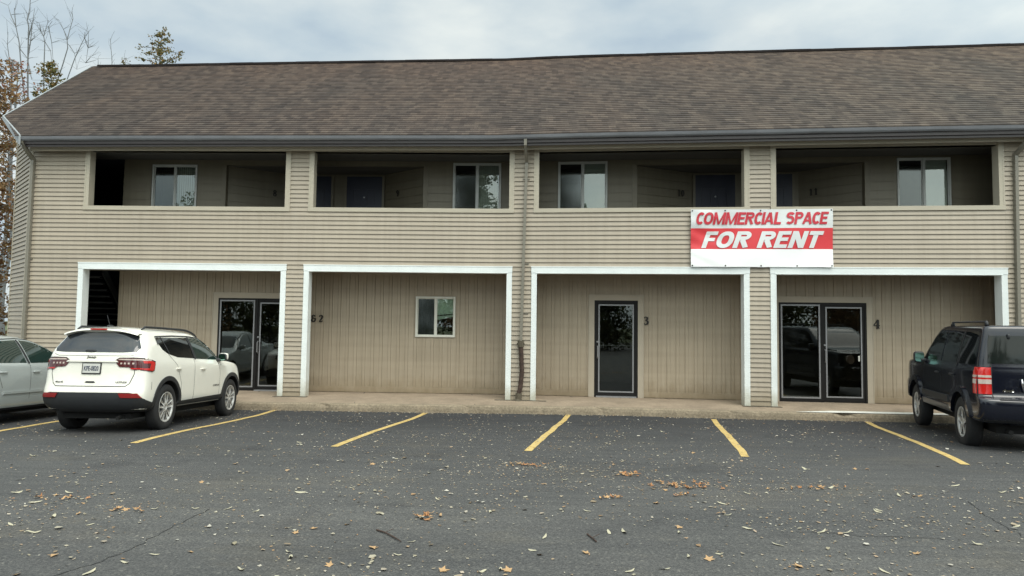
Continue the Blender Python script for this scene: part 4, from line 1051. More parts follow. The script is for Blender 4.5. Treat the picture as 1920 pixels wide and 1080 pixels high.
# ---- dark SUV ------------------------------------------------------------
NAVY = paint('midnight_blue_paint', (.003, .0045, .012), 0, .16, .35)
WR = .368
rb = [
 (.42, -2.10, 2.05, .82, .2, .3, 5, 4), (.46, -2.22, 2.16, .88, .2, .3, 5, 4), (.52, -2.27, 2.20, .895, .18, .3, 6, 4), (.70, -2.285, 2.22, .90, .18, .3, 6, 4), (.775, -2.27, 2.21, .90, .17, .3, 6, 4), (.79, -2.165, 2.14, .893, .12, .3, 7, 4),
 (.86, -2.15, 2.13, .893, .11, .3, 7, 4), (1.0, -2.145, 2.12, .895, .11, .3, 7, 4), (1.10, -2.14, 2.10, .89, .11, .3, 7, 4, .01), (1.135, -2.135, 2.04, .878, .11, .3, 7, 4, .01),
 (1.15, -2.13, 1.90, .868, .11, .3, 7, 4, .02), (1.17, -2.13, 1.30, .862, .11, .28, 7, 4, .02), (1.185, -2.125, 1.02, .858, .11, .2, 7, 5, .02), (1.32, -2.10, .86, .835, .10, .18, 7, 5, .01), (1.50, -2.06, .60, .79, .10, .18, 7, 5, .01),
 (1.66, -2.03, .32, .752, .10, .18, 7, 5), (1.715, -2.01, .18, .735, .10, .2, 7, 5), (1.74, -1.99, .08, .70, .10, .2, 6, 5), (1.752, -1.93, -.02, .60, .12, .25, 5, 4), (1.758, -1.7, -.1, .35, .2, .3, 3, 3), (1.76, -1.5, -.4, .12, .2, .3, 2, 2)]
kc = Car('dark_suv', 'midnight blue boxy four wheel drive suv parked nose in at the right edge', 'car', rb, NAVY, (-1.348, 1.348), .43, .885, (8.56, -3.60, -.13), R(74), None)
kc.root.location = (8.51, -3.52, -.135); kc.root.scale = (.93, .90, 1.06)
for v in 'LR':
    kc.patch('quarter_window', [(v, [(-1.90, 1.655), (-1.30, 1.66), (-1.19, 1.30), (-1.17, 1.205), (-1.96, 1.215), (-1.97, 1.32)])], MT['tint'])
    kc.patch('rear_door_window', [(v, [(-1.20, 1.655), (-.42, 1.65), (-.34, 1.20), (-1.08, 1.205), (-1.10, 1.3)])], MT['tint'])
    kc.patch('front_door_window', [(v, [(-.33, 1.65), (.14, 1.635), (.30, 1.58), (.57, 1.38), (.80, 1.21), (-.24, 1.20)])], MT['tint'])
    kc.ribbon('window_strip', v, [(-1.25, 1.665), (-1.12, 1.15)], .035, MT['cladding'], off=.010)
    bm = B()
    kc.ribbon_bm(bm, v, [(-.30, 1.15), (-.32, .95), (-.33, .48)]); kc.ribbon_bm(bm, v, [(.72, 1.14), (.80, .95), (.80, .46)]); kc.ribbon_bm(bm, v, [(-1.11, 1.155), (-1.02, .95), (-.80, .70)]); kc.ribbon_bm(bm, v, [(-2.05, 1.05), (-2.05, .75)])
    obj('door_seams', bm, MT['gap'], kc.root)
    kc.patch('door_moulding', [(v, [(-.80, .60), (-.78, .70), (.76, .69), (.80, .60)])], MT['cladding'], off=.03)
    kc.patch('lower_door_trim', [(v, [(-.88, .41), (-.86, .55), (.84, .55), (.88, .41)])], pbr('grey_trim', (.09, .09, .095), .35), off=.018)
    for ax in (-1.348, 1.348):
        o_, i_ = arc(ax, WR, .52, -8, 188, 26), arc(ax, WR, .428, -6, 186, 26)
        kc.patch('arch_flare', [(v, o_+i_[::-1])], NAVY, off=.035, th=.02, grid=.2)
    handles(kc, v, [(-.95, 1.03), (-.14, 1.02)], MT['cladding'])
kc.patch('rear_window', [('B', [(-.73, 1.24), (-.70, 1.55), (-.68, 1.61), (.68, 1.61), (.70, 1.55), (.73, 1.24)])], MT['rearg2'], off=.008)
for sd in (-1, 1):
    vv = 'R' if sd < 0 else 'L'
    def lamp(z0, z1, m, off, par=None, nm='tail_lamp'): return kc.patch(nm, [('B', [(sd*.70, z0), (sd*.70, z1), (sd*.873, z1), (sd*.873, z0)]), (vv, [(-2.11, z0), (-2.11, z1), (-2.015, z1), (-2.0, z0)])], m, off=off, parent=par)
    t = lamp(.83, 1.185, MT['red'], .016)
    lamp(1.05, 1.08, MT['clear'], .02, t, 'lamp_band'); lamp(.965, 1.025, MT['clear'], .02, t, 'lamp_band')
    bm = B(); zt = lambda x: kc.hit('T', x, sd*.63)[0].z
    xs = [-1.85+i*.16 for i in range(11)]
    tube(bm, [(xs[0]-.03, sd*.645, zt(xs[0]))]+[(x, sd*.645, zt(x)+.055) for x in xs]+[(xs[-1]+.12, sd*.645, zt(xs[-1]+.1))], [.02]+[.016]*len(xs)+[.014], 8, sq=(1.2, .9))
    for x in (xs[0], xs[-1]): tube(bm, [(x, sd*.645, zt(x)-.01), (x, sd*.645, zt(x)+.055)], .025, 8)
    obj('roof_rail', bm, MT['cladding'], kc.root, smooth=True)
    mirror(kc, sd, .78, .87, 1.22, MT['cladding'], (.055, .095, .095))
kc.patch('rear_bumper_trim', [('B', [(-.80, .425), (-.84, .50), (.84, .50), (.80, .425)])], MT['cladding'], off=.012)
kc.patch('bumper_step', [('B', [(-.62, .765), (-.62, .782), (.62, .782), (.62, .765)])], MT['cladding'], off=.012)
kc.patch('plate_recess', [('B', [(-.20, .87), (-.20, 1.05), (.20, 1.05), (.20, .87)])], MT['gap'], off=.004)
pl_ = kc.patch('licence_plate', [('B', [(-.15, .89), (-.15, 1.03), (.15, 1.03), (.15, .89)])], MT['plate'], off=.008)
bm = B(); tube(bm, [(-2.175, .30, 1.04), (-2.19, .30, .98), (-2.17, .28, .87)], [.014, .018, .01], 8); rblob(bm, (-2.16, 0, 1.09), .02, .26, .022, 4)
obj('tailgate_handle', bm, MT['chrome'], kc.root, smooth=True)
kc.text('tailgate_badge', '4x4', 'B', .56, .40, .865, .90, MT['chrome'], .05, off=.012)
kc.ribbon('tailgate_seam', 'B', [(-.68, 1.62), (-.69, 1.1), (-.69, .74), (.69, .74), (.69, 1.1), (.68, 1.62)], .010)
for q in (-1, 1):
    bm = B(); rblob(bm, (-2.05, q*.42, 1.60), .03, .022, .035, 3); obj('glass_hinge', bm, MT['cladding'], kc.root, smooth=True)
for sd in (-1, 1):
    bm = B(); tube(bm, [(2.02, sd*.62, .97), (2.16, sd*.62, .97)], .105, 24); h_ = obj('headlamp', bm, MT['clear'], kc.root)
for q in range(7): kc.patch('grille_slot', [('F', [(-.33+q*.11-.03, .80), (-.33+q*.11-.03, 1.0), (-.33+q*.11+.03, 1.0), (-.33+q*.11+.03, .80)])], MT['gap'], off=.006)
kc.patch('windscreen', [('F', [(-.72, 1.15), (-.62, 1.62), (.62, 1.62), (.72, 1.15)])], MT['tint'])
kc.patch('front_bumper_trim', [('F', [(-.8, .38), (-.82, .5), (.82, .5), (.8, .38)])], MT['cladding'], off=.01)
for ax in (-1.348, 1.348):
    for sd in (-1, 1): wheel(kc, ax, sd, .895, WR, .215, 'solid', wid=.235)
bm = B(); bx(bm, -2.0, 1.9, -.6, .6, .30, .42); bx(bm, -1.45, -1.25, -.75, .75, .3, .42); bx(bm, 1.2, 1.45, -.75, .75, .3, .42); tube(bm, [(-2.15, .45, .33), (-1.6, .45, .33)], .035, 10); obj('underbody', bm, MT['well'], kc.root)
# ---- silver sedan --------------------------------------------------------
SILV = paint('silver_green_paint', (.44, .475, .47), .15, .32)
WR = .32
rs = [
 (.20, -2.15, 2.15, .78, .4, .5, 3, 2.6), (.26, -2.28, 2.28, .85, .4, .55, 3, 2.6), (.36, -2.36, 2.34, .885, .42, .6, 3, 2.5), (.52, -2.38, 2.36, .895, .42, .62, 3, 2.4), (.66, -2.36, 2.33, .90, .42, .65, 3, 2.3),
 (.80, -2.32, 2.22, .895, .42, .65, 3, 2.2), (.88, -2.28, 2.05, .885, .4, .6, 3, 2.2, .05), (.92, -2.20, 1.60, .87, .38, .4, 3, 2.6, .07), (.95, -1.95, 1.22, .855, .3, .32, 3, 3, .05), (.99, -1.62, 1.05, .835, .28, .3, 3, 3, .03),
 (1.12, -1.42, .80, .775, .26, .28, 3, 3), (1.26, -1.20, .50, .69, .26, .28, 3, 3), (1.36, -.98, .22, .62, .28, .3, 3, 3), (1.41, -.82, .02, .54, .3, .3, 3, 3), (1.44, -.65, -.15, .38, .25, .25, 2.6, 2.6), (1.45, -.55, -.25, .12, .15, .15, 2, 2)]
sc = Car('silver_sedan', 'silver sedan at the left edge of the lot, half cut off by the frame', 'car', rs, SILV, (-1.38, 1.34), .37, .88, (-8.56, -3.44, -.135), R(91), None)
sc.root.scale = (.92, .9, 1.025); sc.root.rotation_euler = (0, R(2), R(91))
for v in 'RL':
    sc.patch('rear_door_window', [(v, [(-1.22, 1.13), (-1.02, 1.26), (-.72, 1.345), (-.36, 1.365), (-.30, .99), (-1.10, 1.0)])], MT['tintg'])
    sc.patch('front_door_window', [(v, [(-.27, 1.365), (.0, 1.345), (.35, 1.235), (.62, 1.10), (.82, .985), (-.20, .985)])], MT['tintg'])
    sc.ribbon('window_surround', v, [(-1.30, 1.06), (-1.03, 1.29), (-.70, 1.375), (-.3, 1.392), (.02, 1.37), (.38, 1.26), (.68, 1.10), (.90, .96)], .014, MT['cladding'], off=.008)
    sc.ribbon('window_pillar_strip', v, [(-.33, 1.37), (-.25, .98)], .05, MT['cladding'], off=.010)
    bm = B(); sc.ribbon_bm(bm, v, [(-.24, .98), (-.24, .40)]); sc.ribbon_bm(bm, v, [(.80, .95), (.82, .40)]); sc.ribbon_bm(bm, v, [(-1.1, .98), (-.92, .60)]); obj('door_seams', bm, MT['gap'], sc.root)
    sc.patch('door_moulding', [(v, [(-.90, .50), (-.90, .54), (.80, .54), (.80, .50)])], SILV, off=.02)
    handles(sc, v, [(-.10, .84), (-.92, .85)], SILV)
    sc.patch('sill_trim', [(v, [(-.95, .21), (-.95, .28), (.93, .28), (.93, .21)])], MT['cladding'], off=.008)
sc.patch('windscreen', [('F', [(-.72, 1.02), (-.56, 1.33), (.56, 1.33), (.72, 1.02)])], MT['tint'])
sc.patch('rear_window', [('B', [(-.70, 1.03), (-.56, 1.31), (.56, 1.31), (.70, 1.03)])], MT['tint'])
for sd in (-1, 1):
    sc.patch('tail_lamp', [('B', [(sd*.5, .72), (sd*.5, .86), (sd*.84, .86), (sd*.84, .70)])], MT['red'])
    sc.patch('headlamp', [('F', [(sd*.48, .66), (sd*.5, .80), (sd*.80, .80), (sd*.82, .70)])], MT['clear'])
    mirror(sc, sd, .66, .84, 1.03, SILV, (.06, .09, .065))
sc.patch('grille', [('F', [(-.38, .62), (-.4, .76), (.4, .76), (.38, .62)])], MT['gap'])
for ax in (-1.38, 1.34):
    for sd in (-1, 1): wheel(sc, ax, sd, .895, WR, .205, 'double', wid=.205)
bm = B(); bx(bm, -2.1, 2.0, -.65, .65, .17, .30); obj('underbody', bm, MT['well'], sc.root)
# ---------------------------------------------------------------- ground
def curb_y(x): return lerp(x, [-13, -5.2, -1.3, 2.8, 5.2, 7.5, 14], [-1.10, -1.06, -.99, -.97, -1.22, -1.30, -1.75])
from mathutils import noise as mn
lot = B()
xs = [-60, -30, -18]+[-14+i*.5 for i in range(57)]+[18, 30, 60]
ys = [-60, -35, -22, -16, -13]+[-12+i*.5 for i in range(19)]+[-2.5, -2, -1.7, -1.3, -.6]
g = [[lot.verts.new((x, y, gh(y)+.010*mn.noise(Vector((x*.4, y*.5, 0))))) for x in xs] for y in ys]
for j in range(len(ys)-1):
    for i in range(len(xs)-1): lot.faces.new((g[j][i], g[j][i+1], g[j+1][i+1], g[j+1][i]))
def glot(x, y): return gh(y)+.010*mn.noise(Vector((x*.4, y*.5, 0)))
lotbvh = BVHTree.FromBMesh(lot)
def gz_(x, y):
    h = lotbvh.ray_cast(Vector((x, y, 5)), Vector((0, 0, -1))); return h[0].z if h[0] else gh(y)
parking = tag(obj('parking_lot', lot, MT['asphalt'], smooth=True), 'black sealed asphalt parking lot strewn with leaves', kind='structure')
gr = B(); quad(gr, ((-600, -600, -.35), (600, -600, -.35), (600, 900, -.35), (-600, 900, -.35)))
tag(obj('ground', gr, MT['grass']), 'rough grass ground around the building', kind='structure')
# sidewalk slab and kerb
bm = B(); X = [-13+i*.4 for i in range(68)]
joints = {}
for a, b in zip(X, X[1:]):
    for (ya, za, yb, zb) in ((1.3, .0, -.02, -.004), (-.02, -.004, None, -.045)):
        y0a = (ya-SH*max(a, 0)); y0b = (ya-SH*max(b, 0))
        y1a = (yb-SH*max(a, 0)) if yb is not None else curb_y(a)+.16; y1b = (yb-SH*max(b, 0)) if yb is not None else curb_y(b)+.16
        quad(bm, ((a, y1a, zb), (b, y1b, zb), (b, y0b, za), (a, y0a, za)))
walk = tag(obj('sidewalk', bm, MT['walk']), 'tan concrete walk in front of the shops', kind='structure')
bmesh_ = B()
for x in (-8.1, -5.6, -3.1, -.55, 1.75, 3.95, 6.3, 8.8, 11.2):
    y0, y1 = 1.0-SH*max(x, 0), curb_y(x)+.17
    sk = .5 if x > 1 else .25
    quad(bmesh_, ((x+sk*.9, y1, -.0405), (x+sk*.9+.014, y1, -.0405), (x+.014, y0, .004), (x, y0, .004)))
obj('walk_joint', bmesh_, MT['crack'], walk)
bm = B()
prevs = None; X = [-13.4+i*.12 for i in range(229)]
for x in X:
    n = mn.noise(Vector((x*1.7, 0, 3)))*.022+mn.noise(Vector((x*7, 0, 9)))*.014
    jt = min(abs(x-q) for q in (-6.6, -3.45, -.42, 2.35, 4.95, 7.1, 9.9))
    notch = .03 if jt < .07 else 0
    chip = .05 if abs(x-7.1) < .15 else (.035 if abs(x+3.5) < .12 else 0)
    y = curb_y(x)
    P = [(y+.19, -.046), (y+.16, -.036), (y+.05+n+chip, -.040-notch*.3), (y+.015+n+notch+chip, -.060-abs(n)*.6-notch), (y+n*.7+notch, -.12), (y-.012+n*.5, -.30)]
    cur = [bm.verts.new((x, a, b)) for a, b in P]
    if prevs:
        for i in range(len(P)-1): bm.faces.new((prevs[i], cur[i], cur[i+1], prevs[i+1]))
    prevs = cur
tag(obj('kerb', bm, MT['curb']), 'weathered concrete kerb with chipped edges', kind='structure')
bm = B()
qs = [(6.2, -.02, .02), (6.6, -.05, .16), (7.2, -.08, .34), (8, -.1, .46), (9, -.1, .5), (10, -.1, .5), (11, -.1, .45), (12, 0, .2)]
top, bot = [], []
for x, a, b in qs:
    y = curb_y(x)+.06; top.append((x, y+b, -.033+b*.01)); bot.append((x, y+max(a, -.02), -.030))
for i in range(len(qs)-1): quad(bm, (bot[i], bot[i+1], top[i+1], top[i]))
obj('pale_patch', bm, MT['pale'], walk)
# stall lines
for (fx, fy), (nx_, ny_) in [((175, 779), (2, 808)), ((520, 768), (250, 831)), ((798, 774), (627, 838)), ((1066, 778), (990, 846)), ((1338, 786), (1398, 857)), ((1625, 791), (1812, 871))]:
    a, b = on_ground(fx, fy), on_ground(nx_, ny_)
    if fx == 175: b = a+(b-a)*1.9
    n = 24; d = (b-a).normalized(); s_ = Vector((-d.y, d.x, 0))*.052
    bm = B(); pr = None
    for i in range(n+1):
        p = a.lerp(b, i/n)+s_*(.35*mn.noise(Vector((fx, i*.35, 0)))); w = 1+.10*mn.noise(Vector((fx, i*.9, 7)))
        l, r = p+s_*w, p-s_*w
        l.z = gz_(l.x, l.y)+.004; r.z = gz_(r.x, r.y)+.004
        cur = (bm.verts.new(l), bm.verts.new(r))
        if pr: bm.faces.new((pr[0], pr[1], cur[1], cur[0]))
        pr = cur
    obj('stall_line', bm, MT['line'], parking)
ln = []
for pts, wd in (([(100, 1080), (180, 1056), (245, 1030), (300, 1000), (345, 978), (400, 952)], .010), ([(1490, 999), (1560, 1001), (1620, 1007), (1700, 1008), (1790, 1013)], .008), ([(1815, 940), (1845, 965), (1880, 985), (1925, 1010)], .010)):
    P = [on_ground(*p) for p in pts]; Q = []
    for a, b in zip(P, P[1:]): Q += [a.lerp(b, i/8) for i in range(8)]
    bm = B(); pr = None
    for i, p in enumerate(Q):
        t = (Q[min(i+1, len(Q)-1)]-Q[max(0, i-1)]).normalized(); s_ = Vector((-t.y, t.x, 0))
        p = p+s_*.03*mn.noise(Vector((i*.5, wd*900, 0))); w = wd*(.25+.6*abs(mn.noise(Vector((i*.7, 3, wd*500)))))
        l, r = p+s_*w, p-s_*w; l.z = gz_(l.x, l.y)+.003; r.z = gz_(r.x, r.y)+.003
        cur = (bm.verts.new(l), bm.verts.new(r))
        if pr: bm.faces.new((pr[0], pr[1], cur[1], cur[0]))
        pr = cur
    obj('asphalt_crack', bm, MT['crack'], parking)
# ---------------------------------------------------------------- leaves and litter
rnd = random.Random(5)
def leaf_outline(kind, r):
    if kind == 'maple':
        rr = [1, .45, .9, .42, .62, .35, .25, .35, .62, .42, .9, .45]; n = 12
    else:
        rr = [1, .72, .52, .5, .58, .75, .95, .75, .58, .5, .52, .72]; n = 12
    return [(math.cos(2*math.pi*i/n)*rr[i]*r, math.sin(2*math.pi*i/n)*rr[i]*r*(.85 if kind == 'maple' else .5)) for i in range(n)]
def add_leaf(bm, c, r, kind, rz, curl, lift=.004, tilt=0):
    ol = leaf_outline(kind, r); T = Matrix.Rotation(rz, 3, 'Z') @ Matrix.Rotation(tilt, 3, 'X')
    cv = bm.verts.new(Vector(c)+Vector((0, 0, lift))); vs = []
    for x, y in ol:
        d2 = (x*x+y*y)/(r*r); vs.append(bm.verts.new(Vector(c)+T @ Vector((x, y, lift+curl*r*d2*(1+.6*math.sin(x/r*5+rz))))))
    for i in range(len(vs)): bm.faces.new((cv, vs[i], vs[(i+1) % len(vs)]))
big = []
spots = [(60, 855), (65, 943), (105, 930), (155, 945), (130, 925), (235, 957), (292, 956), (300, 875), (660, 915), (805, 887), (820, 938), (1000, 1033), (1010, 1041), (700, 1027), (745, 1041), (100, 1042), (235, 1055), (165, 1075), (790, 975), (1140, 1000), (1020, 1009), (1245, 1068), (1180, 1072), (1650, 958), (1645, 961), (1355, 946), (1365, 968), (1540, 1000), (1685, 930), (1715, 930), (1725, 931), (1605, 880), (1400, 926), (1440, 917), (1760, 875), (1905, 988), (1830, 1022), (1460, 1023), (1350, 1040), (1585, 1001), (1500, 1063), (1660, 1073), (940, 1068), (955, 1070), (545, 1045), (555, 1000), (540, 1035), (770, 1017), (450, 1068), (30, 1078), (365, 955), (330, 850), (515, 855), (565, 925), (585, 992), (170, 985), (145, 965), (100, 970), (30, 925), (40, 900), (905, 1072), (1275, 990), (1275, 1000), (1290, 1045), (1330, 1050), (1400, 993), (1720, 1040), (1790, 912), (1880, 925), (1230, 945), (1060, 900), (650, 985), (380, 905), (430, 955), (480, 960), (880, 945), (920, 962), (1100, 960), (1170, 1000), (1100, 1038), (830, 1070), (620, 1060), (360, 1035), (290, 1040), (60, 1000), (20, 985), (1510, 880), (1560, 915), (1300, 850), (1150, 870), (700, 870), (560, 830), (870, 815), (1120, 820), (1240, 810), (1480, 830), (440, 870)]
pro = {}
for k, (px, py) in enumerate(spots):
    p = on_ground(px+rnd.uniform(-2, 2), py); orange = rnd.random() < .42
    key = ('o' if orange else 'p', k % 6)
    r = rnd.uniform(.035, .062)
    if key not in pro:
        bm = B(); add_leaf(bm, (0, 0, 0), 1, 'maple' if orange else 'oval', 0, rnd.uniform(.08, .3), .08, rnd.uniform(-.3, .3))
        o = obj('fallen_leaf', bm, MT['leafo'] if orange else MT['leafp']); pro[key] = o
    else: o = pro[key].copy(); COL.objects.link(o)
    o.location = (p.x, p.y, gz_(p.x, p.y)+.002); o.scale = (r, r, r); o.rotation_euler = (rnd.uniform(-.2, .2), rnd.uniform(-.2, .2), rnd.uniform(0, 6.28))
    if orange: tag(o, 'small dry orange brown leaf lying curled on the dark asphalt', 'leaf', 'dry orange leaves on the asphalt')
    else: tag(o, 'small pale yellow grey leaf lying on the dark asphalt', 'leaf', 'pale dry leaves on the asphalt')
for px, py, wx, n, lab in [(1280, 912, .32, 60, 'widest clump of orange leaves, right of centre on the asphalt'), (1175, 890, .17, 24, 'orange leaf clump behind and left of the widest clump'), (993, 873, .2, 20, 'orange leaf clump just in front of the middle yellow line'), (1140, 934, .12, 12, 'small orange leaf clump left of and nearer than the widest clump'), (240, 957, .12, 10, 'orange leaf clump in the left foreground'), (120, 935, .26, 14, 'loose tan leaf clump at the far left below the white car'), (1530, 917, .24, 14, 'sparse tan leaf clump right of the widest orange clump'), (1290, 930, .10, 8, 'tiny orange leaf clump just below the widest clump'), (790, 972, .15, 12, 'tan leaf clump at the centre left of the foreground')]:
    c = on_ground(px, py); bm = B()
    for i in range(n):
        x, y = rnd.gauss(0, wx*.55), rnd.gauss(0, wx*.30)
        add_leaf(bm, (x, y, gz_(c.x+x, c.y+y)-c.z+.002), rnd.uniform(.02, .045), rnd.choice(['maple', 'oval']), rnd.uniform(0, 6.3), rnd.uniform(.2, .6), rnd.uniform(.003, .02), rnd.uniform(-.4, .4))
    o = obj('leaf_clump', bm, MT['leafo']); o.location = c; tag(o, lab, 'leaf clump', 'leaf clumps on the asphalt')
for pts, lab in (([(706, 996), (722, 1001), (737, 1009), (752, 1018)], 'long bent dark twig lying left of centre in the foreground'), ([(1101, 1004), (1110, 1011), (1118, 1018)], 'short dark twig right of centre in the foreground')):
    P = [on_ground(*p)+Vector((0, 0, .012)) for p in pts]; c = P[0].copy(); bm = B(); tube(bm, [p-c for p in P], [.007, .006, .006, .004][:len(P)], 6)
    tube(bm, [P[1]-c, P[1]-c+Vector((.06, .03, .02))], .0025, 5)
    o = obj('twig', bm, MT['rust']); o.location = c; tag(o, lab, 'twig', 'twigs on the asphalt')
bm = B()
def spk(x, y, r):
    z = gz_(x, y)+.003; n = rnd.choice((4, 5, 6)); a0 = rnd.uniform(0, 6.3); el = rnd.uniform(.35, 1)
    vs = []
    for i in range(n):
        a = 2*math.pi*i/n; dx, dy = math.cos(a)*r, math.sin(a)*r*el
        vs.append(bm.verts.new((x+dx*math.cos(a0)-dy*math.sin(a0), y+dx*math.sin(a0)+dy*math.cos(a0), z+rnd.uniform(0, r*.55))))
    bm.faces.new(vs)
cnt = 0
while cnt < 10500:
    y = -1.3-11*rnd.random()**1.15; d = y+CD
    x = CX+(rnd.uniform(-1, 1)*.82-.02)*d
    dn = mn.noise(Vector((x*.45, y*.6, 2)))+.5*mn.noise(Vector((x*1.6, y*1.6, 5)))
    dens = .40+.9*dn+(.40*math.exp(-((x-1)**2/9+(y+5.5)**2/5)))+.30*math.exp(-((x-2)**2/14+(y+7.4)**2/2))
    if y < -9.5: dens -= .12
    if rnd.random() > dens: continue
    r = min(.032, rnd.lognormvariate(math.log(.0085), .5)); spk(x, y, r); cnt += 1
for i in range(1500):
    x = rnd.uniform(-12, 12); y = curb_y(x)-.02-abs(rnd.gauss(0, .10))
    if mn.noise(Vector((x*.8, 0, 1))) > -.25: spk(x, y, rnd.uniform(.008, .022))
for i in range(900):
    c_ = rnd.choice([(2.4, -7.9, 1.3, .35), (1.4, -7.2, 1.0, .3), (3.9, -7.9, 1.1, .4), (-3, -9, 1.5, .5), (.8, -6.9, .8, .2), (0, -8.5, 3, 1.2)])
    x, y = rnd.gauss(c_[0], c_[2]*.6), rnd.gauss(c_[1], c_[3]*.7); add_leaf(bm, (x, y, gz_(x, y)), rnd.uniform(.008, .02), 'oval', rnd.uniform(0, 6.3), .3, .002)
tag(obj('leaf_litter', bm, MT['litter']), 'tiny pale leaf crumbs and seeds scattered over the asphalt', 'leaf litter', kind='stuff')
# ---------------------------------------------------------------- trees
def leaves(bm, c, rad, n, size, rr):
    for i in range(n):
        v = Vector((rr.gauss(0, 1), rr.gauss(0, 1), rr.gauss(0, 1))).normalized()*rad*rr.random()**.45
        p = Vector(c)+Vector((v.x, v.y, v.z*.8)); s = size*rr.uniform(.6, 1.3)
        a = Vector((rr.uniform(-1, 1), rr.uniform(-1, 1), rr.uniform(-1, 1))).normalized(); b = a.cross(Vector((rr.uniform(-1, 1), rr.uniform(-1, 1), rr.uniform(-1, 1)))).normalized()
        bm.faces.new([bm.verts.new(q) for q in (p+a*s, p+b*s*.5, p-a*s*.8, p-b*s*.5)])
def tree(name, label, loc, h, crown, fm, seed, spread=1.0, n_leaf=60, leaf=.10, trunk=.16, first=.25, bl=.3, tp=.45, cat='tree', group=None, levels=3, bare=False, up=.55, rad=.5, prune=1.0):
    rr = random.Random(seed); wood = B(); fol = B()
    t = tag(empty(name, loc), label, cat, group)
    tips = []
    def grow(p, d, L, r, lv):
        n = 5; pts = [p]; q = p.copy(); dd = d.copy()
        for i in range(n):
            dd = (dd+Vector((rr.gauss(0, .10), rr.gauss(0, .10), rr.gauss(.03, .06)))).normalized(); q = q+dd*L/n; pts.append(q.copy())
        tube(wood, pts, [r*(1-.75*i/n)+.004 for i in range(n+1)], 6 if lv < 2 else 4, cap=False)
        if lv >= levels: tips.append(q); tips.append(pts[3]); return
        k = {0: 9, 1: 5, 2: 4}.get(lv, 3)
        for j in range(k):
            f = first+(1-first)*(j+rr.random())/k if lv == 0 else rr.uniform(.25, 1)
            i = min(int(f*n), n-1); s = pts[i].lerp(pts[i+1], f*n-i)
            a = rr.uniform(0, 6.28)+j*2.4; out = Vector((math.cos(a), math.sin(a), 0))
            nd = (out*spread+dd*up+Vector((0, 0, up*.6))).normalized()
            grow(s, nd, L*(bl if lv == 0 else .55)*(1.1-tp*f if lv == 0 else 1)*rr.uniform(.75, 1.15), r*(1-.7*f)*.55, lv+1)
        tips.append(q)
    grow(Vector((0, 0, 0)), Vector((0, 0, 1)), h, trunk, 0)
    obj('trunk', wood, MT['bark'], t, smooth=True)
    if not bare:
        for q in tips:
            if rr.random() < prune: leaves(fol, q, rad*rr.uniform(.5, 1.2), n_leaf, leaf, rr)
        obj('crown', fol, fm, t)
    else: fol.free()
    return t
def cone_tree(name, label, loc, h, z0, r0, fm, seed, clump=.22, nl=20, leaf=.08, nb=40, gap=.28, trunk=.12, droop=0, shape=1.0, skip=.0, cat='tree', lo=.15):
    rr = random.Random(seed); wood = B(); fol = B(); t = tag(empty(name, loc), label, cat)
    pts = [Vector((.10*math.sin(i*.9+seed), .08*math.cos(i*1.3), h*i/12)) for i in range(13)]
    tube(wood, pts, [trunk*(1-.9*i/12)+.006 for i in range(13)], 7, cap=False)
    for k in range(nb):
        f = (k+rr.random())/nb; z = z0+(h-z0)*f; L = (r0*(1-f)**shape+lo)*rr.uniform(.55, 1.15)
        if rr.random() < skip: continue
        a = k*2.4+rr.uniform(-.4, .4); i = min(11, int(z/h*12)); s = pts[i].lerp(pts[i+1], z/h*12-i)
        d = Vector((math.cos(a), math.sin(a), rr.uniform(.05, .45)-droop)); e = s+d*L; m = s+d*L*.5+Vector((0, 0, .05*L))
        tube(wood, [s, m, e], [.016+.012*L, .012+.006*L, .005], 4, cap=False)
        n = max(2, int(L/gap))
        for j in range(n):
            q = s.lerp(e, (j+.8)/n)+Vector((rr.gauss(0, .08), rr.gauss(0, .08), rr.gauss(0, .08))); leaves(fol, q, clump*rr.uniform(.5, 1.2), int(nl*rr.uniform(.5, 1.3)), leaf, rr)
    obj('trunk', wood, MT['bark'], t, smooth=True); obj('crown', fol, fm, t); return t
def gp(px, Y): p = at(px, 600, Y); return (p.x, p.y, -.35)
cone_tree('autumn_tree', 'rusty brown leaved tree close beside the left end of the building', gp(-45, 6.0), 10.2, .3, 1.3, MT['fol_brown'], 3, clump=.34, nl=34, leaf=.075, nb=120, trunk=.10, shape=.35)
cone_tree('autumn_tree', 'golden and reddish thin leaved tree at the left edge above the roof corner', gp(0, 13), 13.2, 6.5, 1.5, MT['fol_brown'], 8, clump=.26, nl=14, leaf=.075, nb=60, shape=.6, skip=.15)
cone_tree('red_tree', 'reddish thin topped tree at the very left edge of the photo', gp(8, 15), 13.9, 10.6, 1.3, MT['fol_red'], 9, clump=.2, nl=9, leaf=.07, nb=26, shape=.5, skip=.2)
cone_tree('evergreen_tree', 'small yellow green tree peeking over the left slope of the roof', gp(72, 17), 14.6, 9.5, 1.9, MT['fol_green'], 5, clump=.26, nl=26, leaf=.08, nb=60, shape=.8)
cone_tree('leafy_tree', 'open crowned yellow green and orange treetop rising behind the roof ridge', gp(281, 24), 19.4, 13.5, 3.6, MT['fol_green'], 21, clump=.24, nl=19, leaf=.08, nb=64, shape=.85, skip=.1, lo=.2)
cone_tree('orange_tree', 'tiny orange tree tip showing above the roof ridge', gp(428, 24), 17.0, 15, 1.3, MT['fol_orange'], 31, clump=.2, nl=12, leaf=.08, nb=24, shape=.8, lo=.1)
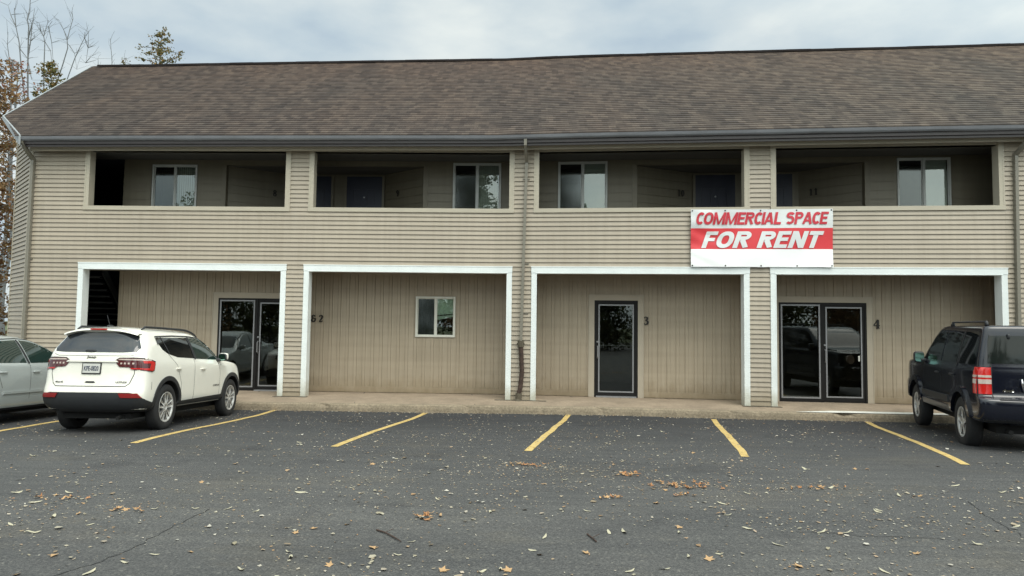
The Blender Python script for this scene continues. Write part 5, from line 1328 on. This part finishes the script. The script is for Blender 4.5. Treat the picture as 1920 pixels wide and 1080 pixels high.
# bare saplings behind the left gable: limbs follow their own forked outlines
def bare(label, Y, limbs, seed, r0=.075):
    rr = random.Random(seed); bp_ = at(limbs[0][0][0], limbs[0][0][1], Y)
    base = Vector((bp_.x, Y, -.35)); t = tag(empty('bare_tree', base), label, 'tree', 'bare trees behind the left gable'); bm = B()
    allp = []
    for k, limb in enumerate(limbs):
        pts = [at(px, py, Y+(0 if k == 0 else .35*math.sin(k*2.1)*i/max(1, len(limb)-1)))-base for i, (px, py) in enumerate(limb)]
        if k == 0: pts = [Vector((0, 0, 0)), Vector((pts[0].x*.5, .05, pts[0].z*.5))]+pts
        n = len(pts); r1 = r0*.6 if k == 0 else r0*.36
        tube(bm, pts, [r1*(1-.72*i/(n-1)) for i in range(n)], 5, cap=False); allp.append(pts)
    for pts in allp:
        for a, b in zip(pts[-4:], pts[-3:]):
            for j in range(3):
                s = a.lerp(b, rr.random()); d = ((b-a).normalized()*.8+Vector((rr.uniform(-1, 1), rr.uniform(-.6, .6), rr.uniform(-.1, .5)))).normalized(); L = rr.uniform(.25, .8)
                m = s+d*L*.5+Vector((rr.uniform(-.05, .05), 0, .03)); tube(bm, [s, m, s+d*L+Vector((0, 0, .08*L))], [.007, .006, .004], 4, cap=False)
    obj('trunk', bm, MT['bark'], t, smooth=True)
bare('leftmost bare tree, forked twice, at the left edge above the rusty leaves', 16, [[(48, 200), (40, 130), (36, 80), (30, 50), (27, 15)], [(30, 50), (20, 28), (15, 10)], [(30, 220), (20, 130), (14, 85), (15, 60)], [(36, 90), (52, 110), (60, 150)]], 1)
bare('tallest bare tree, a twisted pair of stems reaching the top of the photo', 17, [[(52, 200), (52, 130), (53, 85), (54, 50), (51, 38), (56, 15), (57, -8)], [(52, 110), (57, 80), (60, 50), (65, 15)], [(53, 72), (60, 45), (55, 36)], [(58, 76), (66, 70)]], 2, .085)
bare('bare tree with a wide y fork, third from the left', 18, [[(82, 170), (83, 110), (84, 80), (82, 68), (87, 50), (91, 38)], [(82, 68), (74, 55), (68, 47)], [(77, 60), (74, 44)], [(84, 78), (95, 95), (99, 140)], [(91, 50), (97, 80), (100, 120)]], 3, .06)
bare('bare tree leaning right with two long forks, fourth from the left', 18.5, [[(105, 160), (118, 120), (127, 90), (126, 75), (131, 55), (137, 35), (134, 22)], [(126, 75), (119, 55), (111, 38)], [(130, 85), (140, 100), (144, 130)]], 4, .06)
bare('bare tree with a v of thin stems just left of the ridge end', 19, [[(120, 165), (140, 110), (150, 88), (158, 72), (159, 60)], [(159, 72), (165, 90), (161, 118)], [(165, 90), (166, 60)], [(160, 118), (172, 105)]], 5, .055)
bare('thin single bare stem standing above the left end of the ridge', 20, [[(210, 150), (210, 110), (208, 90), (207, 72)], [(236, 125), (234, 112)], [(184, 125), (184, 110)]], 6, .05)
# trees across the lot, behind the photographer: the panes mirror them
for i, (x, y, h, m, s) in enumerate([(-24, -36, 13, 'fol_dark', 41), (-14, -33, 12, 'fol_green', 42), (-4, -37, 14, 'fol_dark', 43), (7, -33, 11, 'fol_brown', 44), (17, -36, 14, 'fol_dark', 45), (28, -32, 12, 'fol_dark', 46)]):
    cone_tree('roadside_tree', ['dark full tree across the lot, first from the west', 'turning green tree across the lot, second from the west', 'tall dark tree across the lot, third from the west', 'rusty tree across the lot, fourth from the west', 'tall dark tree across the lot, fifth from the west', 'dark green tree across the lot, easternmost'][i], (x, y, 0), h, .6, 3.6, MT[m], s, clump=.95, nl=44, leaf=.17, nb=110, gap=.95, trunk=.25, shape=.45, lo=.9)['group'] = 'trees across the lot'
for i in range(17):
    x = -36+i*4.7+rnd.uniform(-1, 1); y = -26-3*(i % 3)
    cone_tree('roadside_shrub', 'leafy dark shrub in the hedge across the lot', (x, y, 0), 4.2, .1, 1.9, MT[['fol_dark', 'fol_green', 'fol_dark', 'fol_brown'][i % 4]] , 70+i, clump=.7, nl=40, leaf=.13, nb=46, gap=.6, trunk=.08, shape=.4, lo=.7, cat='shrub')['group'] = 'shrubs of the hedge across the lot'
# ---------------------------------------------------------------- light
SUN_EL, SUN_AZ = R(58), R(152)      # azimuth of the sun from +y (behind the building), clockwise
sd_ = Vector((math.sin(SUN_AZ)*math.cos(SUN_EL), math.cos(SUN_AZ)*math.cos(SUN_EL), math.sin(SUN_EL)))
L = bpy.data.lights.new('sun', 'SUN'); L.energy = 1.5; L.angle = R(35); L.color = (1, .95, .87)
lo = bpy.data.objects.new('sun', L); COL.objects.link(lo); lo.rotation_euler = sd_.to_track_quat('Z', 'Y').to_euler(); lo.location = (5, -20, 30)
w = bpy.data.worlds.new('World'); scene.world = w; w.use_nodes = True; nt = w.node_tree; bg = nt.nodes['Background']
sky = N(nt, 'ShaderNodeTexSky', sky_type='NISHITA', sun_disc=False); sky.sun_elevation = SUN_EL; sky.sun_rotation = SUN_AZ
tc = N(nt, 'ShaderNodeTexCoord')
mp = N(nt, 'ShaderNodeMapping'); mp.inputs['Scale'].default_value = (1.0, 1.0, 2.3); nt.links.new(tc.outputs['Generated'], mp.inputs['Vector'])
nz = N(nt, 'ShaderNodeTexNoise', Scale=4.6, Detail=9, Roughness=.5); nt.links.new(mp.outputs[0], nz.inputs['Vector'])
cl = ramp(nt, nz.outputs['Fac'], [(.30, (3.2, 4.0, 4.7)), (.44, (4.1, 4.85, 5.25)), (.56, (4.9, 5.5, 5.65)), (.72, (6.1, 6.5, 6.3))])
# brighter cloud towards the veiled sun
dt = N(nt, 'ShaderNodeVectorMath', operation='DOT_PRODUCT'); nt.links.new(tc.outputs['Generated'], dt.inputs[0]); dt.inputs[1].default_value = sd_
gl = ramp(nt, dt.outputs['Value'], [(0, (1, 1, 1)), (.45, (1.6, 1.58, 1.5)), (1, (4.2, 4.0, 3.6))])
cl2 = mix(nt, 1, cl, gl, 'MULTIPLY')
for n_ in nt.nodes:
    if n_.type == 'MIX': n_.clamp_result = False; n_.clamp_factor = True
fm = N(nt, 'ShaderNodeMath', operation='MULTIPLY'); fm.inputs[0].default_value = .88; fm.inputs[1].default_value = 1
skm = mix(nt, .92, sky.outputs[0], cl2)
nt.links.new(skm, bg.inputs['Color']); bg.inputs['Strength'].default_value = .11
